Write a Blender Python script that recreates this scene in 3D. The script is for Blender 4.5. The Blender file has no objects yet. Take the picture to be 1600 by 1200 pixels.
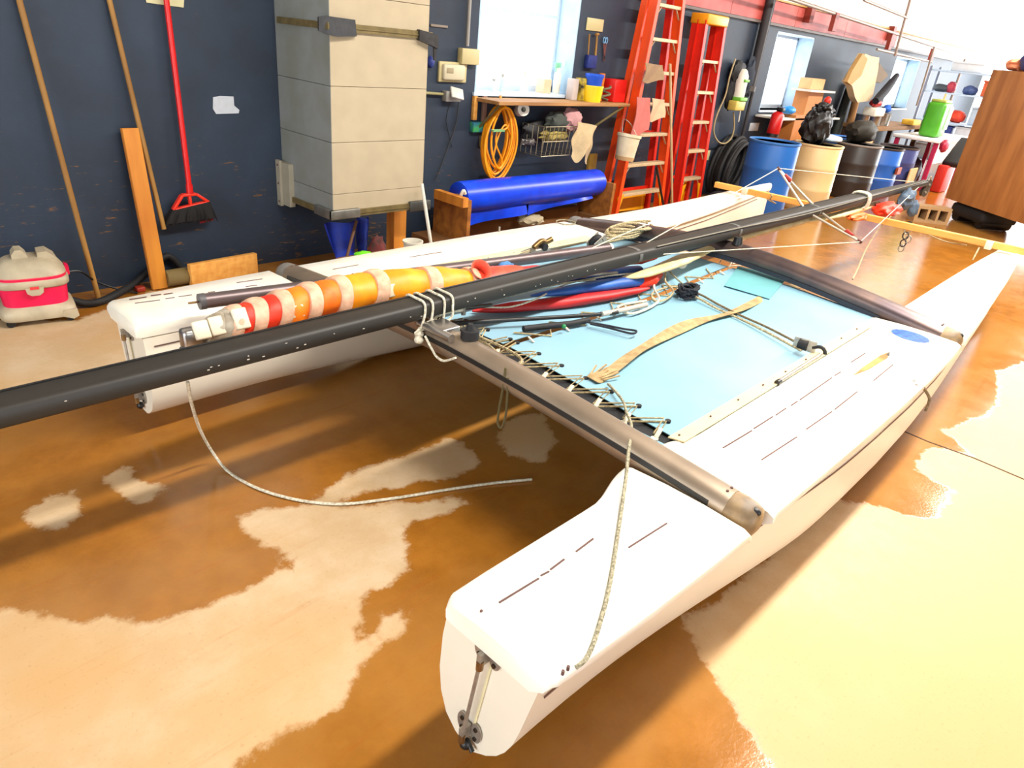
import bpy, bmesh, math, random
import numpy as np
from mathutils import Matrix, Vector, noise as mnoise
random.seed(7)
scene = bpy.context.scene
COL = scene.collection
PI = math.pi

# ------------------------------------------------------------------ camera
cam_d = bpy.data.cameras.new('camera'); cam = bpy.data.objects.new('camera', cam_d); COL.objects.link(cam)
cam_d.sensor_width = 36.0; cam_d.lens = 24.228; cam_d.clip_start = 0.02; cam_d.clip_end = 200
cam.matrix_world = Matrix(((0.689993, 0.264590, -0.673722, 0.000000), (-0.717407, 0.373585, -0.588015, 0.000000), (0.096109, 0.889059, 0.447590, 1.577422), (0.000000, 0.000000, 0.000000, 1.000000)))
scene.camera = cam

# ------------------------------------------------------------------ world: bright overcast daylight seen through the windows and the open end door
wd = bpy.data.worlds.new('overcast_sky'); scene.world = wd; wd.use_nodes = True
bg = wd.node_tree.nodes['Background']; bg.inputs[0].default_value = (0.90, 0.96, 1.0, 1); bg.inputs[1].default_value = 7.0

# ------------------------------------------------------------------ exposure
scene.view_settings.view_transform = 'Standard'; scene.view_settings.look = 'None'
scene.view_settings.gamma = 1.0; scene.view_settings.use_curve_mapping = False
scene.view_settings.exposure = -0.5

# ------------------------------------------------------------------ large lights: daylight at the open doors, lamps under the ceiling
def area(name, loc, rot, sx, sy, power, col=(1, 1, 1)):
    l = bpy.data.lights.new(name, 'AREA'); l.shape = 'RECTANGLE'; l.size = sx; l.size_y = sy
    l.energy = power; l.color = col
    o = bpy.data.objects.new(name, l); COL.objects.link(o); o.location = loc; o.rotation_euler = rot
    return o
LAMP_X = [2.5, 5.3, 8.1, 11.0, 14.0, 17.0]
for lx in LAMP_X:
    area('strip_lamp_light', (lx, 0.35, 4.02), (0, 0, 0), 2.3, 0.22, 340 if lx < 10 else 420, (1.0, 0.955, 0.88))
area('end_door_daylight', (20.6, 0.2, 2.0), (0, PI / 2, 0), 3.8, 7.0, 1300, (0.93, 0.97, 1.0))
area('back_door_daylight', (-3.75, 0.6, 1.7), (0, -PI / 2, 0), 3.0, 4.4, 140, (0.92, 0.96, 1.0))
area('side_door_daylight', (1.0, -5.7, 1.75), (PI / 2, 0, 0), 4.6, 3.3, 90, (1.0, 0.96, 0.90))

# ------------------------------------------------------------------ helpers
def lin(c):
    return tuple((v / 255 / 12.92) if v / 255 <= .04045 else ((v / 255 + .055) / 1.055) ** 2.4 for v in c)
MATS = {}
def M(name, col, rough=.55, metal=0.0, var=.12, scale=9.0, bump=0.0, col2=None, stretch=None, spec=.5, gain=1.0, coat=0, sheen=0):
    """procedural material: two close tones mixed by noise, optional noise relief"""
    if name in MATS: return MATS[name]
    m = bpy.data.materials.new(name); m.use_nodes = True
    nt = m.node_tree; b = nt.nodes['Principled BSDF']
    a = [min(1, v * gain) for v in lin(col)]
    d = [min(1, v * gain) for v in lin(col2)] if col2 else [v * (1 - var) for v in a]
    tc = nt.nodes.new('ShaderNodeTexCoord'); mp = nt.nodes.new('ShaderNodeMapping')
    if stretch: mp.inputs['Scale'].default_value = stretch
    nt.links.new(tc.outputs['Object'], mp.inputs[0])
    nz = nt.nodes.new('ShaderNodeTexNoise'); nz.inputs['Scale'].default_value = scale; nz.inputs['Detail'].default_value = 5
    nt.links.new(mp.outputs[0], nz.inputs['Vector'])
    rp = nt.nodes.new('ShaderNodeValToRGB'); rp.color_ramp.elements[0].position = .35; rp.color_ramp.elements[1].position = .65
    rp.color_ramp.elements[0].color = (*d, 1); rp.color_ramp.elements[1].color = (*a, 1)
    nt.links.new(nz.outputs['Fac'], rp.inputs[0]); nt.links.new(rp.outputs[0], b.inputs['Base Color'])
    b.inputs['Roughness'].default_value = rough; b.inputs['Metallic'].default_value = metal
    b.inputs['Specular IOR Level'].default_value = spec
    if coat: b.inputs['Coat Weight'].default_value = coat
    if bump:
        bp = nt.nodes.new('ShaderNodeBump'); bp.inputs['Strength'].default_value = bump; bp.inputs['Distance'].default_value = .01
        nt.links.new(nz.outputs['Fac'], bp.inputs['Height']); nt.links.new(bp.outputs[0], b.inputs['Normal'])
    MATS[name] = m
    return m

def B(): return bmesh.new()
def V(*a): return Vector(a[0] if len(a) == 1 else a)
def frame(d, up=(0, 0, 1)):
    d = V(d).normalized(); u = V(up)
    if abs(d.dot(u)) > .98: u = V(1, 0, 0)
    s = d.cross(u).normalized(); t = s.cross(d).normalized()
    return d, s, t
def box(bm, c, s, rot=None, bev=0.0, seg=2):
    r = bmesh.ops.create_cube(bm, size=1.0); vs = r['verts']
    bmesh.ops.scale(bm, vec=V(s), verts=vs)
    if bev:
        es = list({e for v in vs for e in v.link_edges})
        rr = bmesh.ops.bevel(bm, geom=es, offset=bev, segments=seg, affect='EDGES', profile=.5)
        vs = list({v for f in rr['faces'] for v in f.verts} | {v for v in vs if v.is_valid})
        # every vertex of this island
        todo = list(vs); seen = set(vs)
        while todo:
            v = todo.pop()
            for e in v.link_edges:
                o = e.other_vert(v)
                if o not in seen: seen.add(o); todo.append(o)
        vs = list(seen)
    m = Matrix.Translation(V(c))
    if rot is not None: m = m @ (rot.to_4x4() if len(rot) == 3 else rot)
    bmesh.ops.transform(bm, matrix=m, verts=vs)
    return bm
def boxab(bm, lo, hi, bev=0.0):
    lo = V(lo); hi = V(hi); return box(bm, (lo + hi) / 2, [abs(v) for v in (hi - lo)], bev=bev)
def beam(bm, a, b, w, h, up=(0, 0, 1), bev=0.0):
    """rectangular bar from a to b, w across, h along up"""
    a = V(a); b = V(b); d, s, t = frame(b - a, up)
    return box(bm, (a + b) / 2, ((b - a).length, w, h), Matrix((d, s, t)).transposed(), bev)
def rings(bm, rs, cap=True, closed=False):
    vv = [[bm.verts.new(p) for p in r] for r in rs]
    n = len(vv[0]); k = len(vv)
    for i in range(k if closed else k - 1):
        a, b = vv[i], vv[(i + 1) % k]
        for j in range(n):
            try: bm.faces.new((a[j], a[(j + 1) % n], b[(j + 1) % n], b[j]))
            except ValueError: pass
    if cap and not closed:
        bm.faces.new(list(reversed(vv[0]))); bm.faces.new(vv[-1])
    return bm
def fix(bm):
    bmesh.ops.recalc_face_normals(bm, faces=bm.faces[:]); return bm
def cyl(bm, a, b, r, r2=None, n=16):
    a = V(a); b = V(b); d, s, t = frame(b - a); r2 = r if r2 is None else r2
    mk = lambda c, q: [c + s * (q * math.cos(2 * PI * i / n)) + t * (q * math.sin(2 * PI * i / n)) for i in range(n)]
    return rings(bm, [mk(a, r), mk(b, r2)])
def lathe(bm, prof, base, axis=(0, 0, 1), n=24, sx=1.0, sy=1.0, closed=False):
    """prof: (radius, height) along axis from base"""
    d, s, t = frame(axis); base = V(base); rs = []
    for r, h in prof:
        r = max(r, 1e-4)
        rs.append([base + d * h + s * (r * sx * math.cos(2 * PI * i / n)) + t * (r * sy * math.sin(2 * PI * i / n)) for i in range(n)])
    return rings(bm, rs, cap=not closed, closed=closed)
def spline(pts, k=6):
    P = [V(p) for p in pts]
    if len(P) < 3: return P
    out = []
    for i in range(len(P) - 1):
        p0 = P[max(i - 1, 0)]; p1 = P[i]; p2 = P[i + 1]; p3 = P[min(i + 2, len(P) - 1)]
        for j in range(k):
            t = j / k
            out.append(.5 * ((2 * p1) + (p2 - p0) * t + (2 * p0 - 5 * p1 + 4 * p2 - p3) * t * t + (3 * p1 - p0 - 3 * p2 + p3) * t ** 3))
    out.append(P[-1]); return out
def tube(bm, pts, r, n=6, k=6, closed=False):
    P = spline(pts, k) if k > 1 else [V(p) for p in pts]
    rs = []; up = V(0, 0, 1)
    for i, p in enumerate(P):
        d = (P[min(i + 1, len(P) - 1)] - P[max(i - 1, 0)])
        if d.length < 1e-7: d = V(1, 0, 0)
        d.normalize(); s = d.cross(up)
        if s.length < .05: s = d.cross(V(1, 0, 0))
        s.normalize(); t = s.cross(d).normalized(); up = t
        q = r(i / (len(P) - 1)) if callable(r) else r
        rs.append([p + s * (q * math.cos(2 * PI * j / n)) + t * (q * math.sin(2 * PI * j / n)) for j in range(n)])
    return rings(bm, rs)
def prism(bm, poly, vec):
    """polygon (3-D points) extruded by vec"""
    a = [V(p) for p in poly]; v = V(vec)
    return rings(bm, [a, [p + v for p in a]])
def ball(bm, c, r, sub=2):
    r = (r, r, r) if not hasattr(r, '__len__') else r
    q = bmesh.ops.create_icosphere(bm, subdivisions=sub, radius=1.0)
    bmesh.ops.transform(bm, matrix=Matrix.Translation(V(c)) @ Matrix.Diagonal((*r, 1)), verts=q['verts']); return bm
def lump(bm, c, r, amp=.25, freq=3.0, sub=3, seed=0):
    """crumpled soft thing"""
    q = bmesh.ops.create_icosphere(bm, subdivisions=sub, radius=1.0)
    for v in q['verts']:
        k = 1 + amp * mnoise.noise(v.co * freq + V(seed, seed * 2.3, 1.7)) + .5 * amp * mnoise.noise(v.co * freq * 2.7 + V(seed, 3, 9))
        v.co = V(v.co.x * r[0] * k, v.co.y * r[1] * k, v.co.z * r[2] * k) + V(c)
    return bm
def grid(bm, fn, nu, nv, thick=0.0):
    """sheet fn(u,v)->point, with an optional thickness along its normal"""
    P = [[V(fn(i / nu, j / nv)) for j in range(nv + 1)] for i in range(nu + 1)]
    vv = [[bm.verts.new(p) for p in row] for row in P]
    fs = []
    for i in range(nu):
        for j in range(nv): fs.append(bm.faces.new((vv[i][j], vv[i + 1][j], vv[i + 1][j + 1], vv[i][j + 1])))
    if thick:
        bmesh.ops.recalc_face_normals(bm, faces=fs)
        bmesh.ops.solidify(bm, geom=fs, thickness=thick)
    return bm
def wloc(o):
    p = V(0, 0, 0)
    while o is not None: p += o.location; o = o.parent
    return p
def obj(name, bm, mat, parent=None, smooth=55, label=None, keep=False):
    """link one mesh built in world space; its origin goes to its parent's origin or to its own base"""
    if not keep: fix(bm)
    if parent is None:
        xs = [v.co for v in bm.verts]
        lo = V([min(p[i] for p in xs) for i in range(3)]); hi = V([max(p[i] for p in xs) for i in range(3)])
        org = V((lo.x + hi.x) / 2, (lo.y + hi.y) / 2, lo.z)
    else: org = wloc(parent)
    bmesh.ops.translate(bm, vec=-org, verts=bm.verts[:])
    me = bpy.data.meshes.new(name); bm.to_mesh(me); bm.free()
    me.materials.append(mat)
    if smooth:
        for p in me.polygons: p.use_smooth = True
        me.set_sharp_from_angle(angle=math.radians(smooth))
    o = bpy.data.objects.new(name, me); COL.objects.link(o)
    if parent is None: o.location = org
    else: o.parent = parent
    if label: o['label'] = label
    return o
def tag(o, label, cat, group=None):
    o['label'] = label; o['category'] = cat
    if group: o['group'] = group
    return o
def struct(o): o['kind'] = 'structure'; return o
def thing(name, label, cat, loc, group=None):
    o = bpy.data.objects.new(name, None); COL.objects.link(o); o.location = loc; o.empty_display_size = .1
    return tag(o, label, cat, group)
def dup(root, dloc, label=None, rotz=0.0):
    def cp(o, par):
        c = o.copy(); COL.objects.link(c); c.parent = par
        for ch in o.children: cp(ch, c)
        return c
    r = cp(root, None); r.location = V(root.location) + V(dloc); r.rotation_euler = (0, 0, rotz)
    if label: r['label'] = label
    return r
def text_bm(s, size, depth, m):
    c = bpy.data.curves.new('t', 'FONT'); c.body = s; c.size = size; c.extrude = depth; c.align_x = 'CENTER'; c.align_y = 'CENTER'
    o = bpy.data.objects.new('t', c); me = o.to_mesh(); bm = B(); bm.from_mesh(me); o.to_mesh_clear()
    bpy.data.objects.remove(o); bpy.data.curves.remove(c)
    bmesh.ops.transform(bm, matrix=m, verts=bm.verts[:]); return bm

# shared materials
WHITE = M('gelcoat_white', (240, 236, 226), .28, var=.05, scale=5, col2=(234, 226, 206))
GELIN = M('hull_side_gelcoat', (228, 218, 198), .35, var=.05, scale=4)
ALU = M('brushed_aluminium', (190, 186, 182), .35, 1.0, var=.2, scale=30)
STEEL = M('stainless_steel', (176, 168, 156), .42, .7, var=.3, scale=40)
ANOD = M('anodised_tube', (156, 138, 118), .40, .6, var=.25, scale=6)
BLACK = M('black_plastic', (16, 15, 15), .45, var=.3)
DARK = M('dark_rubber', (24, 23, 24), .7, var=.3, bump=.2, scale=40)
ROPE = M('tan_rope', (196, 180, 140), .85, col2=(120, 104, 74), scale=130, bump=.4)
ROPEW = M('white_rope', (226, 220, 200), .8, col2=(176, 166, 140), scale=110, bump=.4)
ROPEK = M('black_rope', (30, 33, 44), .8, col2=(12, 13, 18), scale=120, bump=.4)
PINE = M('pine_lumber', (214, 140, 46), .7, col2=(176, 98, 26), scale=7, stretch=(1, 1, .12), bump=.1)
PINEX = M('pine_strip', (232, 170, 84), .6, col2=(216, 146, 62), scale=8, stretch=(3, .3, 3))
PLY = M('plywood_brown', (168, 104, 34), .65, col2=(128, 74, 22), scale=5, stretch=(.4, 3, 3))
PLAST_W = M('white_plastic', (226, 220, 204), .4, var=.08)
PAPER = M('paper_white', (196, 200, 206), .8, var=.1, scale=30)
GREYP = M('grey_plastic', (170, 164, 152), .5, var=.1)
# ================================================================== THE SETTING
Y0 = 4.40          # room face of the left wall
XE = 21.0          # far end wall
XB, YR, ZC = -4.0, -6.0, 4.20
# ---- floor: concrete slab, wet and dry areas with shapes of their own
DRY = [
 [(0.149, 1.960), (0.209, 1.875), (0.291, 1.746), (0.342, 1.742), (0.444, 1.623), (0.518, 1.617), (0.652, 1.594), (0.792, 1.604), (0.867, 1.567), (0.843, 1.695), (0.803, 1.820), (0.832, 1.911), (0.893, 1.927), (1.054, 1.836), (1.140, 1.751), (1.349, 1.618), (1.525, 1.528), (1.548, 1.474), (1.392, 1.486), (1.257, 1.520), (1.183, 1.409), (1.101, 1.333), (0.919, 1.310), (0.937, 1.247), (1.034, 1.223), (0.959, 1.140), (0.858, 1.140), (0.768, 1.111), (0.710, 1.073), (0.670, 1.040), (0.611, 1.049), (0.559, 1.086), (0.451, 1.086), (0.371, 1.069), (0.204, 1.006), (-0.232, 1.161), (-0.364, 1.772)],
 [(1.066, 1.855), (1.241, 1.902), (1.457, 1.906), (1.618, 1.861), (1.768, 1.882), (1.795, 1.763), (1.724, 1.622), (1.543, 1.660), (1.324, 1.741), (1.136, 1.798)],
 [(1.913, 1.726), (2.134, 1.841), (2.269, 1.780), (2.135, 1.557), (1.949, 1.495), (1.877, 1.612)],
 [(0.307, 2.364), (0.372, 2.434), (0.471, 2.403), (0.461, 2.261), (0.385, 2.213), (0.323, 2.255)],
 [(0.567, 2.442), (0.676, 2.469), (0.665, 2.366), (0.712, 2.267), (0.705, 2.183), (0.605, 2.205), (0.582, 2.329)],
 [(1.628, 0.605), (1.587, 0.536), (1.528, 0.480), (1.515, 0.416), (1.445, 0.345), (1.421, 0.258), (1.369, 0.167), (1.161, -0.172), (2.083, -0.883), (4.640, -1.662), (4.944, -0.656), (5.948, 0.011), (5.414, 0.303), (5.046, 0.396), (4.687, 0.314), (4.352, 0.275), (4.051, 0.342), (3.838, 0.420), (3.672, 0.230), (3.645, 0.337), (3.498, 0.414), (3.258, 0.376), (3.256, 0.227), (3.190, 0.201), (3.066, 0.231), (2.962, 0.210), (2.888, 0.248), (2.827, 0.406), (2.705, 0.559), (2.146, 0.566)],
 [(-0.022, 4.616), (0.671, 4.177), (0.973, 3.986), (1.167, 4.090), (1.463, 4.222), (1.539, 3.627), (1.103, 3.311), (0.739, 3.231), (0.432, 3.164), (-0.164, 2.945)],
 [(4.6, .05), (7, .35), (12, .8), (20, .8), (20, -5), (4.6, -5)],
]
WETB = [([(0.871, 1.210)][0], .035), ([(0.965, 1.285)][0], .06)]
xs = np.concatenate([np.arange(XB, -.6, .4), np.arange(-.6, 6.0, .045), np.arange(6.0, XE + .01, .5)])
ys = np.concatenate([np.arange(YR, -2.4, .4), np.arange(-2.4, Y0 - .01, .045), [Y0]])
GX, GY = np.meshgrid(xs, ys, indexing='ij')
def sdf(poly, X, Y):
    d = np.full(X.shape, 1e9); ins = np.zeros(X.shape, bool); n = len(poly)
    for i in range(n):
        ax, ay = poly[i][:2]; bx, by = poly[(i + 1) % n][:2]
        ex, ey = bx - ax, by - ay; t = np.clip(((X - ax) * ex + (Y - ay) * ey) / (ex * ex + ey * ey + 1e-9), 0, 1)
        d = np.minimum(d, np.hypot(X - ax - t * ex, Y - ay - t * ey))
        c = ((ay > Y) != (by > Y)) & (X < (bx - ax) * (Y - ay) / (by - ay + 1e-12) + ax); ins ^= c
    return np.where(ins, d, -d)
SD = np.full(GX.shape, -9.0)
for p in DRY: SD = np.maximum(SD, sdf(p, GX, GY))
for (c, r) in WETB: SD = np.minimum(SD, np.hypot(GX - c[0], GY - c[1]) - r)
nx, ny = GX.shape
verts = np.stack([GX.ravel(), GY.ravel(), np.zeros(nx * ny)], 1)
idx = np.arange(nx * ny).reshape(nx, ny)
faces = np.stack([idx[:-1, :-1].ravel(), idx[1:, :-1].ravel(), idx[1:, 1:].ravel(), idx[:-1, 1:].ravel()], 1)
fm = bpy.data.meshes.new('floor'); fm.from_pydata(verts.tolist(), [], faces.tolist())
at = fm.attributes.new('dry', 'FLOAT', 'POINT'); at.data.foreach_set('value', np.clip(SD, -.5, .5).ravel().astype(np.float32))
floor = struct(bpy.data.objects.new('floor', fm)); COL.objects.link(floor)
def floor_mat():
    m = bpy.data.materials.new('concrete_floor'); m.use_nodes = True; nt = m.node_tree; N = nt.nodes; Lk = nt.links.new
    b = N['Principled BSDF']; tc = N.new('ShaderNodeTexCoord')
    def nz(scale, det=6, rough=.6, stretch=None, rotz=0):
        n = N.new('ShaderNodeTexNoise'); n.inputs['Scale'].default_value = scale; n.inputs['Detail'].default_value = det; n.inputs['Roughness'].default_value = rough
        mp = N.new('ShaderNodeMapping'); Lk(tc.outputs['Object'], mp.inputs[0])
        if stretch: mp.inputs['Scale'].default_value = stretch
        mp.inputs['Rotation'].default_value = (0, 0, rotz); Lk(mp.outputs[0], n.inputs['Vector']); return n.outputs['Fac']
    def mth(op, a, c, clamp=False):
        n = N.new('ShaderNodeMath'); n.operation = op; n.use_clamp = clamp
        for i, v in enumerate((a, c)):
            if isinstance(v, (int, float)): n.inputs[i].default_value = v
            else: Lk(v, n.inputs[i])
        return n.outputs[0]
    def mixc(f, a, c, mode='MIX'):
        n = N.new('ShaderNodeMix'); n.data_type = 'RGBA'; n.blend_type = mode
        for s, v in ((0, f), (6, a), (7, c)):
            if isinstance(v, tuple): n.inputs[s].default_value = (*v, 1)
            elif isinstance(v, (int, float)): n.inputs[s].default_value = v
            else: Lk(v, n.inputs[s])
        return n.outputs[2]
    def ramp(v, p0, p1):
        n = N.new('ShaderNodeMapRange'); n.inputs[1].default_value = p0; n.inputs[2].default_value = p1; n.clamp = True; n.interpolation_type = 'SMOOTHSTEP'
        Lk(v, n.inputs[0]); return n.outputs[0]
    a = N.new('ShaderNodeAttribute'); a.attribute_name = 'dry'
    edge = mth('ADD', a.outputs['Fac'], mth('MULTIPLY', mth('SUBTRACT', nz(7, 9, .72), .5), .16))
    dry = ramp(edge, -.012, .02)
    big = nz(.9, 4); mid = nz(4, 7, .7); fine = nz(90, 3, .6); streak = nz(6, 6, .7, (.30, 3.6, 1), .12)
    drc = mixc(ramp(mid, .35, .7), lin((190, 160, 120)), lin((204, 178, 144)))
    drc = mixc(ramp(big, .4, .65), drc, lin((194, 154, 104)))
    drc = mixc(mth('MULTIPLY', ramp(streak, .58, .76), .32), drc, lin((178, 112, 40)))
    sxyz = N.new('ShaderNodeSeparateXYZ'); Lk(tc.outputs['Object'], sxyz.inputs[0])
    drc = mixc(mth('MULTIPLY', ramp(mth("SUBTRACT", mth("MULTIPLY", big, -.8), sxyz.outputs["Y"]), -1.2, -.2), .8), drc, lin((190, 142, 84)))   # dry concrete mixed towards ochre as Y falls
    wtc = mixc(ramp(mid, .3, .7), lin((136, 84, 22)), lin((162, 104, 34)))
    wtc = mixc(ramp(big, .38, .66), wtc, lin((156, 108, 50)))
    wtc = mixc(mth('MULTIPLY', ramp(streak, .54, .74), .35), wtc, lin((150, 70, 8)))
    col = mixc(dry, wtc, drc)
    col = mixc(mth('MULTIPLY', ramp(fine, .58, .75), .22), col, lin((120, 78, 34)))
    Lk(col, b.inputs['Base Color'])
    r = N.new('ShaderNodeMapRange'); Lk(dry, r.inputs[0]); r.inputs[3].default_value = .15; r.inputs[4].default_value = .62
    rr = mth('ADD', r.outputs[0], mth('MULTIPLY', mth('SUBTRACT', mid, .5), .18)); Lk(rr, b.inputs['Roughness'])
    b.inputs['Specular IOR Level'].default_value = .5
    bp = N.new('ShaderNodeBump'); bp.inputs['Strength'].default_value = .05; bp.inputs['Distance'].default_value = .01
    Lk(mth('ADD', fine, mid), bp.inputs['Height']); Lk(bp.outputs[0], b.inputs['Normal'])
    return m
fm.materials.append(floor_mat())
# saw-cut joint in the slab
bm = B(); J = [(3.648, 0.602), (3.632, 0.421), (3.650, 0.226), (3.633, 0.011), (3.621, -0.346), (3.615, -0.752)]
for a, c in zip(J[:-1], J[1:]): beam(bm, (a[0], a[1], -.001), (c[0], c[1], -.001), .011, .004)
obj('joint', bm, M('joint_filler', (60, 32, 10), .9), floor)

# ---- walls
def wall_paint():
    m = bpy.data.materials.new('chipped_blue_paint'); m.use_nodes = True; nt = m.node_tree; N = nt.nodes; Lk = nt.links.new
    b = N['Principled BSDF']; tc = N.new('ShaderNodeTexCoord')
    def nz(s, st, det=6):
        mp = N.new('ShaderNodeMapping'); mp.inputs['Scale'].default_value = st; Lk(tc.outputs['Object'], mp.inputs[0])
        n = N.new('ShaderNodeTexNoise'); n.inputs['Scale'].default_value = s; n.inputs['Detail'].default_value = det; n.inputs['Roughness'].default_value = .65; Lk(mp.outputs[0], n.inputs['Vector']); return n.outputs['Fac']
    def rmp(v, a, c):
        n = N.new('ShaderNodeMapRange'); n.inputs[1].default_value = a; n.inputs[2].default_value = c; n.clamp = True; Lk(v, n.inputs[0]); return n.outputs[0]
    def mth(op, a, c):
        n = N.new('ShaderNodeMath'); n.operation = op
        for i, v in enumerate((a, c)):
            if isinstance(v, (int, float)): n.inputs[i].default_value = v
            else: Lk(v, n.inputs[i])
        return n.outputs[0]
    def mix(f, a, c):
        n = N.new('ShaderNodeMix'); n.data_type = 'RGBA'
        for s, v in ((0, f), (6, a), (7, c)):
            if isinstance(v, tuple): n.inputs[s].default_value = (*v, 1)
            else: Lk(v, n.inputs[s])
        return n.outputs[2]
    base = mix(rmp(nz(2.5, (1, 1, 1)), .3, .7), lin((30, 40, 54)), lin((38, 53, 72)))
    sp = N.new('ShaderNodeSeparateXYZ'); Lk(tc.outputs['Object'], sp.inputs[0])
    low = rmp(sp.outputs['Z'], 1.15, .05)                      # more wear where feet and carts scrape the boards
    left = rmp(sp.outputs['X'], 4.5, 1.0)
    chips = rmp(mth('ADD', mth('ADD', nz(15, (.8, 1, 3.6), 9), mth('MULTIPLY', mth('MULTIPLY', low, left), .10)), mth('MULTIPLY', mth('SUBTRACT', nz(2.2, (1, 1, 1.6), 2), .5), .34)), .70, .76)
    col = mix(mth('MULTIPLY', chips, .75), base, lin((128, 88, 40)))
    scuff = rmp(mth('ADD', nz(5, (.6, 1, 5), 8), mth('MULTIPLY', low, .06)), .66, .8)
    col = mix(mth('MULTIPLY', scuff, .5), col, lin((88, 66, 46)))
    Lk(col, b.inputs['Base Color']); b.inputs['Roughness'].default_value = .62
    bp = N.new('ShaderNodeBump'); bp.inputs['Strength'].default_value = .15; bp.inputs['Distance'].default_value = .004; Lk(nz(30, (.5, 1, 3)), bp.inputs['Height']); Lk(bp.outputs[0], b.inputs['Normal'])
    return m
WALLM = wall_paint()
WHITEW = M('upper_wall_white', (238, 232, 220), .7, var=.04)
ZT = 2.03
TH = .30
def mkwall(name, x0, x1, z0, z1, wins, mat):
    bm = B(); cur = x0
    for (a, c, s, t) in wins:
        boxab(bm, (cur, Y0, z0), (a, Y0 + TH, z1))
        boxab(bm, (a, Y0, z0), (c, Y0 + TH, s))
        if t < z1: boxab(bm, (a, Y0, t), (c, Y0 + TH, z1))
        cur = c
    boxab(bm, (cur, Y0, z0), (x1, Y0 + TH, z1))
    return struct(obj(name, bm, mat, smooth=0))
WINS = [(4.19, 5.42, 1.15, 2.03), (9.42, 10.62, 1.03, 1.97), (14.3, 15.75, 1.08, 1.93)]
wl = mkwall('wall_left', XB, XE, 0, ZT, WINS, WALLM)
bm = B(); w0, w1 = WINS[0][0], WINS[0][1]; boxab(bm, (XB, Y0, ZT), (w0, Y0 + TH, ZC)); boxab(bm, (w1, Y0, ZT), (XE, Y0 + TH, ZC)); boxab(bm, (w0, Y0, 2.45), (w1, Y0 + TH, ZC))
struct(obj('wall_upper', bm, WHITEW, smooth=0))
bm = B(); boxab(bm, (w0 - .0, Y0 + .0, ZT), (w0 + .02, Y0 + TH, 2.45)); boxab(bm, (w1 - .02, Y0, ZT), (w1, Y0 + TH, 2.45))
obj('reveal', bm, M('reveal_paint', (176, 204, 226), .6), wl)
# red board band above the blue wall, in separate boards, with thin rails above and below
RED = M('faded_red_boards', (196, 96, 88), .6, col2=(172, 60, 52), scale=2.5)
tb = struct(bpy.data.objects.new('trim_1', None)); COL.objects.link(tb); tb.location = (6.3, Y0, ZT)
for i in range(6):
    x0 = 6.3 + i * 1.75
    if x0 > 13.6: break
    bm = B(); boxab(bm, (x0 + .004, Y0 - .03, ZT + .02), (min(x0 + 1.746, 13.9), Y0 + .0, ZT + .25)); obj('board', bm, RED, tb, smooth=0)
bm = B(); boxab(bm, (6.3, Y0 - .04, ZT - .012), (19.5, Y0, ZT + .016)); obj('rail', bm, M('rail_grey', (96, 82, 76), .6), tb, smooth=0)
bm = B(); boxab(bm, (6.3, Y0 - .05, ZT + .252), (19.5, Y0, ZT + .272)); obj('rail', bm, M('rail_ochre', (196, 150, 70), .6), tb, smooth=0)
for x in (10.0, 13.35):
    bm = B(); boxab(bm, (x, Y0 - .12, ZT + .09), (x + .12, Y0 - .03, ZT + .30)); obj('bracket', bm, M('bracket_red', (140, 48, 30), .6), tb, smooth=0)
bm = B(); boxab(bm, (XE, YR, 4.05), (XE + .2, Y0, ZC)); boxab(bm, (XE, YR, 0), (XE + .2, -3.5, 4.05))
struct(obj('wall_far', bm, WHITEW, smooth=0))
bm = B(); boxab(bm, (XB - .2, YR - .2, 0), (XB, -1.7, ZC)); boxab(bm, (XB - .2, 2.9, 0), (XB, Y0 + .3, ZC)); boxab(bm, (XB - .2, -1.7, 3.25), (XB, 2.9, ZC)); struct(obj('wall_back', bm, WALLM, smooth=0))
bm = B(); boxab(bm, (XB, YR - .2, 0), (-1.4, YR, ZC)); boxab(bm, (3.4, YR - .2, 0), (XE, YR, ZC)); boxab(bm, (-1.4, YR - .2, 3.45), (3.4, YR, ZC)); struct(obj('wall_right', bm, WALLM, smooth=0))
bm = B(); boxab(bm, (XB, YR, ZC), (XE, Y0 + .3, ZC + .15)); struct(obj('ceiling', bm, M('ceiling_grey', (150, 144, 136), .8, var=.05), smooth=0))
bm = B(); boxab(bm, (XE + .6, -30, -.05), (XE + 40, 30, -.02)); struct(obj('yard', bm, M('yard_concrete', (205, 200, 190), .8)))
# strip lamps under the ceiling
TUBE = bpy.data.materials.new('lit_tube'); TUBE.use_nodes = True
e = TUBE.node_tree.nodes['Principled BSDF']; e.inputs['Emission Color'].default_value = (1, .95, .85, 1); e.inputs['Emission Strength'].default_value = 6
for i, lx in enumerate(LAMP_X):
    t = thing('strip_lamp', 'white twin-tube strip lamp hanging under the ceiling', 'lamp', (lx, .35, 4.04), 'strip lamps under the ceiling')
    bm = B(); boxab(bm, (lx - 1.2, .2, 4.04), (lx + 1.2, .5, 4.09), .01); obj('housing', bm, PLAST_W, t)
    for s in (-1, 1):
        bm = B(); cyl(bm, (lx - 1.15, .35 + s * .125, 4.03), (lx + 1.15, .35 + s * .125, 4.03), .012, n=8); obj('tube', bm, TUBE, t)
    for s in (-1, 1):
        bm = B(); cyl(bm, (lx + s, .35, 4.09), (lx + s, .35, 4.2), .006, n=6); obj('rod', bm, ALU, t)
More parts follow.
